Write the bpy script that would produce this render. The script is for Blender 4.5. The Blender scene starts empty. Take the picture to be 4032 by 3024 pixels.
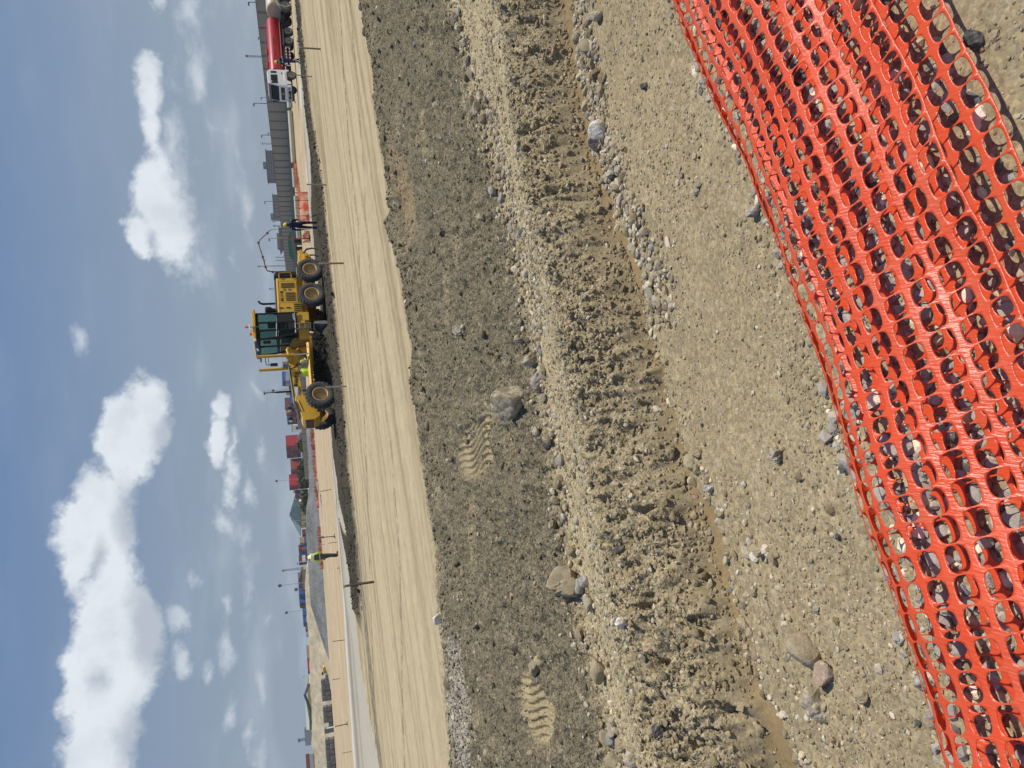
import bpy, bmesh, math, random
import numpy as np
from mathutils import Vector, Matrix, Euler
random.seed(7); rng = np.random.default_rng(11)
R = math.radians
scene = bpy.context.scene
COL = scene.collection

# ------------------------------------------------------------------ camera
F = 3028.0; EYE = 1.6                     # focal length of the photograph in its own pixels, eye height in metres
ROLL = R(4.0); XH = 1186.0                # the photograph is stored on its side: world up points to its left
PITCH = math.atan((2016 - XH) * math.cos(ROLL) / F)
_r0 = np.array([1, 0, 0.0]); _u0 = np.array([0, math.sin(PITCH), math.cos(PITCH)]); _f = np.array([0, math.cos(PITCH), -math.sin(PITCH)])
_Xi = -math.sin(ROLL) * _r0 - math.cos(ROLL) * _u0
_Yi = math.cos(ROLL) * _r0 - math.sin(ROLL) * _u0
cd = bpy.data.cameras.new('camera'); cam = bpy.data.objects.new('camera', cd); COL.objects.link(cam)
cd.sensor_fit = 'HORIZONTAL'; cd.sensor_width = 36; cd.lens = F / 4032 * 36
cd.clip_start = 0.05; cd.clip_end = 20000
M = Matrix.Identity(4)
for i in range(3):
    M[i][0] = _Xi[i]; M[i][1] = _Yi[i]; M[i][2] = -_f[i]
M[2][3] = EYE
cam.matrix_world = M
scene.camera = cam

def ray(x, y):
    return _Xi * (x - 2016) / F + _Yi * (1512 - y) / F + _f
def G(x, y, z=0.0):                       # point of the level z seen at a pixel of the photograph
    d = ray(x, y); t = (z - EYE) / d[2]
    return np.array([d[0] * t, d[1] * t, z])
def AT(x, y, depth):                      # point at a given depth (world Y) seen at a pixel of the photograph
    d = ray(x, y); t = depth / d[1]
    return np.array([d[0] * t, depth, EYE + d[2] * t])

# ------------------------------------------------------------------ sun, sky, exposure
SUN_AZ = R(2.0); SUN_EL = R(57)           # azimuth from +X (right of the upright view) towards +Y
sd = bpy.data.lights.new('sun', 'SUN'); sun = bpy.data.objects.new('sun', sd); COL.objects.link(sun)
sd.energy = 4.15; sd.angle = R(0.53); sd.color = (1.0, 0.955, 0.88)
sdir = Vector((math.cos(SUN_EL) * math.cos(SUN_AZ), math.cos(SUN_EL) * math.sin(SUN_AZ), math.sin(SUN_EL)))
sun.rotation_euler = sdir.to_track_quat('Z', 'Y').to_euler()
sun.location = (20, 0, 40)
scene.view_settings.view_transform = 'Standard'
scene.view_settings.look = 'None'
scene.view_settings.exposure = 0.0
scene.view_settings.gamma = 1.0

def node(nt, typ, **kw):
    n = nt.nodes.new(typ)
    for k, v in kw.items():
        if k.startswith('i_'):
            n.inputs[int(k[2:])].default_value = v
        else:
            setattr(n, k, v)
    return n
def math_n(nt, op, a, b=None, c=None, clamp=False):
    n = nt.nodes.new('ShaderNodeMath'); n.operation = op; n.use_clamp = clamp
    for i, q in enumerate((a, b, c)):
        if q is None: continue
        if isinstance(q, (int, float)): n.inputs[i].default_value = q
        else: nt.links.new(q, n.inputs[i])
    return n.outputs[0]
def mixc(nt, fac, a, b, blend='MIX'):
    n = nt.nodes.new('ShaderNodeMix'); n.data_type = 'RGBA'; n.blend_type = blend
    for idx, q in ((0, fac), (6, a), (7, b)):
        if isinstance(q, (int, float)): n.inputs[idx].default_value = q
        elif isinstance(q, tuple): n.inputs[idx].default_value = (*q, 1) if len(q) == 3 else q
        else: nt.links.new(q, n.inputs[idx])
    return n.outputs[2]
def mapr(nt, v, a, b, c=0.0, d=1.0, smooth=True):
    n = nt.nodes.new('ShaderNodeMapRange'); n.interpolation_type = 'SMOOTHSTEP' if smooth else 'LINEAR'
    n.clamp = True
    nt.links.new(v, n.inputs[0])
    for i, q in enumerate((a, b, c, d)): n.inputs[i + 1].default_value = q
    return n.outputs[0]

world = bpy.data.worlds.new('World'); scene.world = world; world.use_nodes = True
def build_world():
    nt = world.node_tree; nt.nodes.clear(); L = nt.links.new
    out = node(nt, 'ShaderNodeOutputWorld')
    sky = node(nt, 'ShaderNodeTexSky', sky_type='NISHITA', sun_disc=False, sun_elevation=SUN_EL,
               sun_rotation=math.pi / 2 - SUN_AZ, altitude=0, air_density=1.0, dust_density=1.6, ozone_density=1.0)
    tc = node(nt, 'ShaderNodeTexCoord')
    sep = node(nt, 'ShaderNodeSeparateXYZ'); L(tc.outputs['Generated'], sep.inputs[0])
    az = math_n(nt, 'ARCTAN2', sep.outputs[0], sep.outputs[1])
    el = math_n(nt, 'ARCSINE', sep.outputs[2])
    cmb = node(nt, 'ShaderNodeCombineXYZ'); L(az, cmb.inputs[0]); L(el, cmb.inputs[1])
    # wind-torn edges: the coordinates themselves are warped by noise
    n0 = node(nt, 'ShaderNodeTexNoise', noise_dimensions='3D'); n0.inputs['Scale'].default_value = 5.0; n0.inputs['Detail'].default_value = 9; n0.inputs['Roughness'].default_value = 0.62
    L(cmb.outputs[0], n0.inputs['Vector'])
    sub = node(nt, 'ShaderNodeVectorMath', operation='SUBTRACT'); L(n0.outputs['Color'], sub.inputs[0]); sub.inputs[1].default_value = (0.5, 0.5, 0.5)
    sc = node(nt, 'ShaderNodeVectorMath', operation='MULTIPLY'); L(sub.outputs[0], sc.inputs[0]); sc.inputs[1].default_value = (0.15, 0.10, 0)
    wp = node(nt, 'ShaderNodeVectorMath', operation='ADD'); L(cmb.outputs[0], wp.inputs[0]); L(sc.outputs[0], wp.inputs[1])
    def blobs(lst, shift=0.0, grow=1.0):
        cur = None
        for (x, y, wx, wy, wt) in lst:                 # pixel centre (up = -x), half sizes in pixels
            d = ray(x, y); d = d / np.linalg.norm(d)
            a = math.atan2(d[0], d[1]); e = math.asin(d[2])
            mp = node(nt, 'ShaderNodeMapping', vector_type='TEXTURE'); L(wp.outputs[0], mp.inputs[0])
            mp.inputs['Location'].default_value = (a, e - shift * wx / F, 0)
            mp.inputs['Scale'].default_value = (wy / F * grow, wx / F * grow, 1)
            ln = node(nt, 'ShaderNodeVectorMath', operation='LENGTH'); L(mp.outputs[0], ln.inputs[0])
            v = math_n(nt, 'MULTIPLY_ADD', ln.outputs['Value'], -wt, wt)
            cur = v if cur is None else math_n(nt, 'SMOOTH_MAX', cur, v, 0.25)
        return cur
    big = [(400, 2930, 135, 260, 1.0), (470, 2480, 135, 360, 1.0), (415, 2060, 150, 260, 1.0), (535, 1740, 120, 220, 1.0), (345, 2230, 60, 220, .75), (600, 1590, 70, 170, .5), (330, 2700, 60, 120, .6),
           (665, 830, 95, 290, .7), (590, 400, 50, 160, .55), (610, 560, 60, 150, .65), (560, 900, 45, 90, .6), (845, 1750, 45, 110, .8), (865, 1640, 40, 85, .7), (905, 1780, 36, 150, .35)]
    small = [(700, 760, 60, 330, .5), (960, 830, 40, 160, .4), (900, 2780, 34, 90, .5), (985, 1900, 24, 80, .5), (870, 2380, 30, 70, .45), (690, 2400, 42, 80, .8), (690, 2560, 45, 80, .8), (880, 2540, 40, 90, .45), (1020, 2680, 30, 100, .5), (990, 2850, 28, 90, .45), (610, 40, 40, 55, .8), (760, 90, 60, 130, .45), (810, 330, 45, 200, .35),
             (760, 1000, 50, 300, .3), (890, 2010, 35, 70, .5), (930, 2060, 50, 120, .35), (1000, 1550, 22, 70, .5), (320, 1330, 35, 90, .45), (1040, 2450, 26, 60, .4), (900, 1050, 28, 60, .35),
             (930, 600, 40, 220, .25), (720, 600, 60, 260, .4), (1030, 1780, 22, 60, .4), (800, 2620, 30, 50, .4), (960, 2300, 40, 200, .28), (1040, 2950, 30, 120, .35), (760, 2240, 25, 50, .3)]
    fb = blobs(big); fs = blobs(small); low = blobs(big, shift=0.75, grow=0.7)
    n1 = node(nt, 'ShaderNodeTexNoise'); n1.inputs['Scale'].default_value = 9.0; n1.inputs['Detail'].default_value = 14; n1.inputs['Roughness'].default_value = 0.66
    L(cmb.outputs[0], n1.inputs['Vector'])
    n2 = node(nt, 'ShaderNodeTexNoise'); n2.inputs['Scale'].default_value = 22.0; n2.inputs['Detail'].default_value = 8; n2.inputs['Roughness'].default_value = 0.6
    mp2 = node(nt, 'ShaderNodeMapping'); mp2.inputs['Scale'].default_value = (1, 1.6, 1); L(cmb.outputs[0], mp2.inputs[0]); L(mp2.outputs[0], n2.inputs['Vector'])
    nb = math_n(nt, 'MULTIPLY_ADD', n1.outputs[0], 1.75, -0.90)
    db = mapr(nt, math_n(nt, 'ADD', fb, nb), 0.0, 0.36)
    ns = math_n(nt, 'MULTIPLY_ADD', n2.outputs[0], 1.1, -0.55)
    ds = math_n(nt, 'MULTIPLY', mapr(nt, math_n(nt, 'ADD', fs, ns), 0.0, 0.55), 0.62)
    # thin streaky veil low over the horizon and overhead
    n3 = node(nt, 'ShaderNodeTexNoise'); n3.inputs['Scale'].default_value = 7.0; n3.inputs['Detail'].default_value = 6
    mp3 = node(nt, 'ShaderNodeMapping'); mp3.inputs['Scale'].default_value = (1, 3.5, 1); L(cmb.outputs[0], mp3.inputs[0]); L(mp3.outputs[0], n3.inputs['Vector'])
    dv = math_n(nt, 'MULTIPLY', mapr(nt, n3.outputs[0], 0.45, 0.75), math_n(nt, 'ADD', mapr(nt, el, 0.01, 0.2, 0.30, 0.05), mapr(nt, el, 0.72, 1.1, 0.0, 0.8)))  # overhead part is out of view, added to neutralise the blue fill light
    dens = math_n(nt, 'MAXIMUM', math_n(nt, 'MAXIMUM', db, ds), dv)
    n4 = node(nt, 'ShaderNodeTexNoise'); n4.inputs['Scale'].default_value = 13.0; n4.inputs['Detail'].default_value = 10; n4.inputs['Roughness'].default_value = 0.6
    off = node(nt, 'ShaderNodeMapping'); off.inputs['Location'].default_value = (0.02, 0.05, 0.3); L(cmb.outputs[0], off.inputs[0]); L(off.outputs[0], n4.inputs['Vector'])
    lowsh = mapr(nt, math_n(nt, 'MULTIPLY_ADD', n1.outputs[0], 0.9, math_n(nt, 'ADD', low, -0.45)), 0.0, 0.75)
    shade = math_n(nt, 'MAXIMUM', lowsh, math_n(nt, 'MULTIPLY', mapr(nt, n4.outputs[0], 0.42, 0.72), 0.45))
    ccol = mixc(nt, shade, (0.82, 0.87, 0.92), (0.50, 0.55, 0.62))
    hz = mapr(nt, el, -0.02, 0.62)
    tint = mixc(nt, hz, (0.30, 0.37, 0.455), (0.046, 0.160, 0.42))
    skyc = mixc(nt, 1.0, sky.outputs[0], (0.085, 0.085, 0.085), 'MULTIPLY')
    skyf = mixc(nt, 0.92, skyc, tint)
    final = mixc(nt, math_n(nt, 'MULTIPLY', dens, 0.93), skyf, ccol)
    bg = node(nt, 'ShaderNodeBackground'); bg.inputs[1].default_value = 1.0
    L(final, bg.inputs[0]); L(bg.outputs[0], out.inputs[0])
build_world()

# ------------------------------------------------------------------ helpers
def tag(o, label=None, cat=None, group=None, kind=None):
    if label: o['label'] = label
    if cat: o['category'] = cat
    if group: o['group'] = group
    if kind: o['kind'] = kind
    return o
def thing(name, label, cat, loc=(0, 0, 0), rz=0.0, group=None):
    o = bpy.data.objects.new(name, None); COL.objects.link(o)
    o.empty_display_size = 0.2
    o.location = tuple(float(q) for q in loc); o.rotation_euler = (0, 0, rz)
    return tag(o, label, cat, group)
def part_empty(name, parent, loc=(0, 0, 0), rot=(0, 0, 0)):
    o = bpy.data.objects.new(name, None); COL.objects.link(o); o.parent = parent; o.location = loc; o.rotation_euler = rot
    return o
def copy_tree(o, parent=None):
    c = o.copy(); COL.objects.link(c)
    if parent is not None: c.parent = parent
    for ch in list(o.children): copy_tree(ch, c)
    return c
def rotm(rx=0, ry=0, rz=0):
    return np.array(Euler((rx, ry, rz)).to_matrix())
class MB:
    def __init__(s): s.v = []; s.f = []; s.n = 0
    def add(s, vs, fs):
        vs = np.asarray(vs, float); s.v.append(vs)
        for q in fs: s.f.append(tuple(int(i) + s.n for i in q))
        s.n += len(vs); return s
    def box(s, c, d, rot=(0, 0, 0)):
        x, y, z = [q / 2 for q in d]
        v = np.array([(-x, -y, -z), (x, -y, -z), (x, y, -z), (-x, y, -z), (-x, -y, z), (x, -y, z), (x, y, z), (-x, y, z)])
        v = v @ rotm(*rot).T + np.array(c)
        return s.add(v, [(0, 3, 2, 1), (4, 5, 6, 7), (0, 1, 5, 4), (1, 2, 6, 5), (2, 3, 7, 6), (3, 0, 4, 7)])
    def prism(s, poly, a, b, axis='y'):
        n = len(poly); vs = []
        for t in (a, b):
            for (p, q) in poly:
                vs.append((p, t, q) if axis == 'y' else (t, p, q) if axis == 'x' else (p, q, t))
        area = sum(poly[i][0] * poly[(i + 1) % n][1] - poly[(i + 1) % n][0] * poly[i][1] for i in range(n))
        flip = (area > 0) == (axis == 'y')
        if b < a: flip = not flip
        fs = [tuple(range(n)), tuple(range(2 * n - 1, n - 1, -1))] + [(i, n + i, n + (i + 1) % n, (i + 1) % n) for i in range(n)]
        if not flip: pass
        fs = [f if not flip else tuple(reversed(f)) for f in fs]
        fs = [tuple(reversed(f)) for f in fs]
        return s.add(vs, fs)
    def frame(s, d):
        d = np.asarray(d, float); d = d / np.linalg.norm(d)
        a = np.array([0, 0, 1.0]) if abs(d[2]) < 0.9 else np.array([1.0, 0, 0])
        u = np.cross(a, d); u /= np.linalg.norm(u); w = np.cross(d, u); return u, w, d
    def cyl(s, p0, p1, r0, r1=None, n=12):
        r1 = r0 if r1 is None else r1
        p0 = np.array(p0, float); p1 = np.array(p1, float); u, w, d = s.frame(p1 - p0)
        t = np.arange(n) * 2 * math.pi / n
        ring = np.cos(t)[:, None] * u + np.sin(t)[:, None] * w
        v = np.vstack([p0 + ring * r0, p1 + ring * r1])
        return s.add(v, [(i, (i + 1) % n, n + (i + 1) % n, n + i) for i in range(n)] + [tuple(range(n - 1, -1, -1)), tuple(range(n, 2 * n))])
    def tube(s, pts, r, n=8):
        pts = [np.array(p, float) for p in pts]; rs = r if isinstance(r, (list, tuple)) else [r] * len(pts)
        vs = []; u = None
        for i, p in enumerate(pts):
            d = pts[min(i + 1, len(pts) - 1)] - pts[max(i - 1, 0)]
            if u is None: u, w, d = s.frame(d)
            else:
                d = d / np.linalg.norm(d); u = u - d * (u @ d); u /= np.linalg.norm(u); w = np.cross(d, u)
            t = np.arange(n) * 2 * math.pi / n
            vs.append(p + (np.cos(t)[:, None] * u + np.sin(t)[:, None] * w) * rs[i])
        k = len(pts); fs = [(j * n + i, j * n + (i + 1) % n, (j + 1) * n + (i + 1) % n, (j + 1) * n + i) for j in range(k - 1) for i in range(n)]
        fs += [tuple(range(n - 1, -1, -1)), tuple(range((k - 1) * n, k * n))]
        return s.add(np.vstack(vs), fs)
    def lathe(s, prof, o=(0, 0, 0), axis=(0, 1, 0), n=32, closed=False):
        u, w, d = s.frame(axis); o = np.array(o, float); t = np.arange(n) * 2 * math.pi / n
        ring = np.cos(t)[:, None] * u + np.sin(t)[:, None] * w
        vs = np.vstack([o + d * h + ring * max(r, 1e-4) for (r, h) in prof]); k = len(prof)
        rng_ = range(k) if closed else range(k - 1)
        fs = [(j * n + i, j * n + (i + 1) % n, ((j + 1) % k) * n + (i + 1) % n, ((j + 1) % k) * n + i) for j in rng_ for i in range(n)]
        return s.add(vs, fs)
    def ell(s, c, r, n=12, m=8, rot=(0, 0, 0)):
        vs = []
        for j in range(m + 1):
            ph = math.pi * j / m
            for i in range(n):
                t = 2 * math.pi * i / n; vs.append((math.sin(ph) * math.cos(t) * r[0], math.sin(ph) * math.sin(t) * r[1], math.cos(ph) * r[2]))
        v = np.array(vs) @ rotm(*rot).T + np.array(c)
        return s.add(v, [(j * n + i, (j + 1) * n + i, (j + 1) * n + (i + 1) % n, j * n + (i + 1) % n) for j in range(m) for i in range(n)])
    def loft(s, rings, cap=True):
        n = len(rings[0]); vs = np.vstack([np.array(r, float) for r in rings]); k = len(rings)
        fs = [(j * n + i, j * n + (i + 1) % n, (j + 1) * n + (i + 1) % n, (j + 1) * n + i) for j in range(k - 1) for i in range(n)]
        if cap: fs += [tuple(range(n - 1, -1, -1)), tuple(range((k - 1) * n, k * n))]
        return s.add(vs, fs)
    def mesh(s, name):
        me = bpy.data.meshes.new(name); me.from_pydata(np.vstack(s.v).tolist(), [], s.f); me.update()
        bm = bmesh.new(); bm.from_mesh(me); bmesh.ops.recalc_face_normals(bm, faces=bm.faces[:]); bm.to_mesh(me); bm.free()
        return me
    def build(s, name, mat, parent=None, bevel=0.0, smooth=False, loc=(0, 0, 0), rot=(0, 0, 0), label=None):
        me = s.mesh(name); me.materials.append(mat)
        o = bpy.data.objects.new(name, me); COL.objects.link(o); o.parent = parent; o.location = loc; o.rotation_euler = rot
        if smooth: smooth_angle(me)
        if bevel:
            b = o.modifiers.new('bevel', 'BEVEL'); b.width = bevel; b.segments = 2; b.limit_method = 'ANGLE'; b.angle_limit = R(40)
        if label: o['label'] = label
        return o
def smooth_angle(me, ang=38):
    me.polygons.foreach_set('use_smooth', [True] * len(me.polygons))
    me.set_sharp_from_angle(angle=R(ang))
def grid_mesh(name, V, Q, mat, smooth=True, attrs=None):
    V = np.ascontiguousarray(V, np.float32); Q = np.ascontiguousarray(Q, np.int32)
    k = Q.shape[1]
    me = bpy.data.meshes.new(name)
    me.vertices.add(len(V)); me.vertices.foreach_set('co', V.ravel())
    me.loops.add(Q.size); me.loops.foreach_set('vertex_index', Q.ravel())
    me.polygons.add(len(Q)); me.polygons.foreach_set('loop_start', np.arange(0, Q.size, k, dtype=np.int32))
    me.polygons.foreach_set('use_smooth', np.full(len(Q), smooth, bool))
    for an, arr in (attrs or {}).items():
        if arr.ndim == 2:
            at = me.attributes.new(an, 'FLOAT_COLOR', 'POINT'); c = np.ones((len(V), 4), np.float32); c[:, :3] = arr; at.data.foreach_set('color', c.ravel())
        else:
            at = me.attributes.new(an, 'FLOAT', 'POINT'); at.data.foreach_set('value', arr.astype(np.float32))
    me.materials.append(mat); me.update(calc_edges=True); me.validate()
    o = bpy.data.objects.new(name, me); COL.objects.link(o)
    return o

# noise on arrays
def _hash(ix, iy, seed):
    h = (ix.astype(np.uint32) * np.uint32(374761393) + iy.astype(np.uint32) * np.uint32(668265263) + np.uint32(seed * 974711 + 12345))
    h = (h ^ (h >> np.uint32(13))) * np.uint32(1274126177); h ^= h >> np.uint32(16)
    return h
def perlin(x, y, seed=0):
    x = np.asarray(x, np.float64); y = np.asarray(y, np.float64)
    x0 = np.floor(x); y0 = np.floor(y); fx = (x - x0).astype(np.float32); fy = (y - y0).astype(np.float32)
    ix = x0.astype(np.int64); iy = y0.astype(np.int64)
    u = fx * fx * fx * (fx * (fx * 6 - 15) + 10); v = fy * fy * fy * (fy * (fy * 6 - 15) + 10)
    def g(dx, dy):
        a = _hash(ix + dx, iy + dy, seed).astype(np.float32) * np.float32(2 * math.pi / 4294967296.0)
        return np.cos(a) * (fx - dx) + np.sin(a) * (fy - dy)
    n00 = g(0, 0); n10 = g(1, 0); n01 = g(0, 1); n11 = g(1, 1)
    return ((n00 * (1 - u) + n10 * u) * (1 - v) + (n01 * (1 - u) + n11 * u) * v) * 1.5
def fbm(x, y, sc, octv=4, gain=0.5, seed=0, ridge=False):
    t = 0.0; a = 1.0; s = 0.0
    for k in range(octv):
        q = perlin(x * sc + 17.3 * k, y * sc - 9.1 * k, seed + k)
        if ridge: q = 1 - 2 * np.abs(q)
        t = t + a * q; s += a; a *= gain; sc *= 2.03
    return t / s
def sstep(a, b, x):
    t = np.clip((x - a) / (b - a), 0, 1); return t * t * (3 - 2 * t)

# ------------------------------------------------------------------ materials
def mat_new(name):
    m = bpy.data.materials.new(name); m.use_nodes = True
    nt = m.node_tree; b = nt.nodes['Principled BSDF']; return m, nt, b
def paint(name, col, rough=0.45, metal=0.0, dirt=0.25, dirtcol=(0.30, 0.24, 0.16), scale=3.0, bump=0.0, bscale=60, spec=0.5, coat=0.0):
    m, nt, b = mat_new(name); L = nt.links.new
    tc = node(nt, 'ShaderNodeTexCoord')
    n1 = node(nt, 'ShaderNodeTexNoise'); n1.inputs['Scale'].default_value = scale; n1.inputs['Detail'].default_value = 8; n1.inputs['Roughness'].default_value = 0.65
    L(tc.outputs['Object'], n1.inputs['Vector'])
    fac = math_n(nt, 'MULTIPLY', mapr(nt, n1.outputs[0], 0.42, 0.75), dirt)
    var = mixc(nt, fac, col, dirtcol)
    n2 = node(nt, 'ShaderNodeTexNoise'); n2.inputs['Scale'].default_value = scale * 7; n2.inputs['Detail'].default_value = 4
    L(tc.outputs['Object'], n2.inputs['Vector'])
    br = math_n(nt, 'MULTIPLY_ADD', n2.outputs[0], 0.3, 0.85)
    cc = node(nt, 'ShaderNodeVectorMath', operation='SCALE'); L(var, cc.inputs[0]); L(br, cc.inputs['Scale'])
    L(cc.outputs[0], b.inputs['Base Color'])
    L(math_n(nt, 'MULTIPLY_ADD', n1.outputs[0], 0.3, rough - 0.15, clamp=True), b.inputs['Roughness'])
    b.inputs['Metallic'].default_value = metal
    b.inputs['Specular IOR Level'].default_value = spec
    b.inputs['Coat Weight'].default_value = coat
    if bump:
        n3 = node(nt, 'ShaderNodeTexNoise'); n3.inputs['Scale'].default_value = bscale; n3.inputs['Detail'].default_value = 6
        L(tc.outputs['Object'], n3.inputs['Vector'])
        bp = node(nt, 'ShaderNodeBump'); bp.inputs['Strength'].default_value = bump; bp.inputs['Distance'].default_value = 0.02
        L(n3.outputs[0], bp.inputs['Height']); L(bp.outputs[0], b.inputs['Normal'])
    return m
# ------------------------------------------------------------------ the ground: one sheet, finest near the camera, out to the horizon
def line(pts, z=0.0):
    P = np.array([G(x, y, z)[:2] for x, y in pts]); P = P[np.argsort(P[:, 0])]
    keep = [0]
    for i in range(1, len(P)):
        if P[i, 0] > P[keep[-1], 0] + 0.02: keep.append(i)
    P = P[keep]
    s0 = (P[min(3, len(P) - 1), 1] - P[0, 1]) / (P[min(3, len(P) - 1), 0] - P[0, 0]); s1 = (P[-1, 1] - P[-4 if len(P) > 3 else 0, 1]) / (P[-1, 0] - P[-4 if len(P) > 3 else 0, 0])
    def fn(x):
        y = np.interp(x, P[:, 0], P[:, 1])
        y = np.where(x < P[0, 0], P[0, 1] + s0 * np.clip(x - P[0, 0], -400, 0), y)
        return np.where(x > P[-1, 0], P[-1, 1] + s1 * np.clip(x - P[-1, 0], 0, 400), y)
    return fn
L_gully = line([(2240, 0), (2250, 150), (2285, 380), (2330, 600), (2390, 790), (2431, 898), (2474, 979), (2517, 1060), (2545, 1288), (2600, 1521), (2660, 1720), (2725, 1911), (2813, 2007), (2843, 2132), (2872, 2317), (2946, 2560), (2990, 2722), (3064, 2818), (3130, 2980)])
L_toe = line([(2184, 0), (2195, 100), (2240, 330), (2290, 560), (2350, 760), (2398, 919), (2436, 1017), (2480, 1147), (2528, 1288), (2577, 1532), (2643, 1800), (2717, 1984), (2760, 2132), (2800, 2280), (2887, 2501), (2931, 2686), (2961, 2796), (3012, 2980)])
L_crest = line([(2020, 0), (2045, 300), (2115, 700), (2225, 1100), (2305, 1500), (2385, 1900), (2460, 2300), (2540, 2700), (2610, 2980)], 0.2)
L_valley = line([(1780, 50), (1830, 250), (1900, 520), (1985, 850), (2040, 1100), (2110, 1480), (2160, 1750), (2210, 2060), (2270, 2350), (2340, 2700), (2400, 2980)])
L_lip = line([(1440, 0), (1455, 120), (1490, 250), (1505, 480), (1545, 650), (1555, 800), (1545, 900), (1590, 1000), (1618, 1100), (1630, 1250), (1655, 1350), (1640, 1500), (1668, 1700), (1690, 1850), (1715, 2000), (1745, 2200), (1765, 2500), (1800, 2980)], 0.1)
L_wn = line([(1183, 0), (1196, 150), (1212, 300), (1222, 400), (1246, 550), (1268, 690), (1281, 800), (1291, 890), (1303, 1030), (1314, 1117), (1323, 1225), (1330, 1307), (1345, 1463), (1361, 1625), (1369, 1750), (1377, 1850), (1386, 1916), (1394, 2000), (1402, 2090), (1411, 2213), (1419, 2321), (1427, 2440), (1438, 2600), (1462, 2750), (1500, 2980)], 0.1)
L_wf = line([(1171, 0), (1202, 304), (1210, 395), (1222, 521), (1232, 617), (1233, 744), (1231, 830), (1239, 920), (1247, 1010), (1262, 1150), (1285, 1400), (1308, 1620), (1314, 1720), (1320, 1800), (1334, 1880), (1341, 1960), (1340, 2040), (1362, 2095), (1384, 2115), (1393, 2285), (1400, 2380), (1411, 2508), (1418, 2600), (1440, 2715), (1456, 2810), (1488, 2980)], 0.1)
L_pale = line([(1160, 60), (1178, 300), (1192, 500), (1208, 681), (1225, 900), (1250, 1150), (1275, 1400), (1298, 1640), (1307, 1818), (1319, 1945), (1330, 2086), (1350, 2321), (1366, 2600), (1384, 2850), (1393, 2980)], 0.1)
L_t1 = line([(1354, 260), (1380, 640), (1411, 890), (1420, 1200), (1427, 1450), (1440, 1750)], 0.1)
L_t2 = line([(1436, 700), (1440, 870), (1457, 1060), (1485, 1300), (1514, 1587), (1540, 1760), (1556, 1950), (1572, 2150), (1578, 2350), (1586, 2800)], 0.1)
L_t3 = line([(1392, 900), (1380, 640), (1345, 160), (1402, 1200), (1412, 1500), (1425, 1800), (1440, 2300)], 0.1)
L_net = line([(2680, 0), (3000, 700), (3300, 1500), (3500, 2100), (3800, 2980)])
ROAD_A = R(33)                            # the road runs to the right and away
GRADER = np.array([*G(1243 + 33, 1111, 0.12)[:2]])
BUCKET = [(1895, 1765, 0.30, 0.75, 0.25), (2125, 2785, 0.27, 0.50, 0.2)]   # smooth bucket-tooth marks in the dark soil
C_ROAD = np.array((.475, .382, .232)); C_ROADD = np.array((.285, .222, .125)); C_NEAR = np.array((.315, .248, .142)); C_DARK = np.array((.176, .146, .092))  # C_DARK: loose soil, darkened further for the slope's grazing shade
C_PALE = np.array((.385, .308, .175)); C_BERM = np.array((.30, .24, .142)); C_GUL = np.array((.265, .188, .095)); C_WIND = np.array((.064, .056, .040)); C_BASE = np.array((.425, .385, .295)); C_CREAM = np.array((.47, .36, .222))
C_GREY = np.array((.34, .30, .235))
def lerp(a, b, t): return a + (b - a) * t[:, None]
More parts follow.
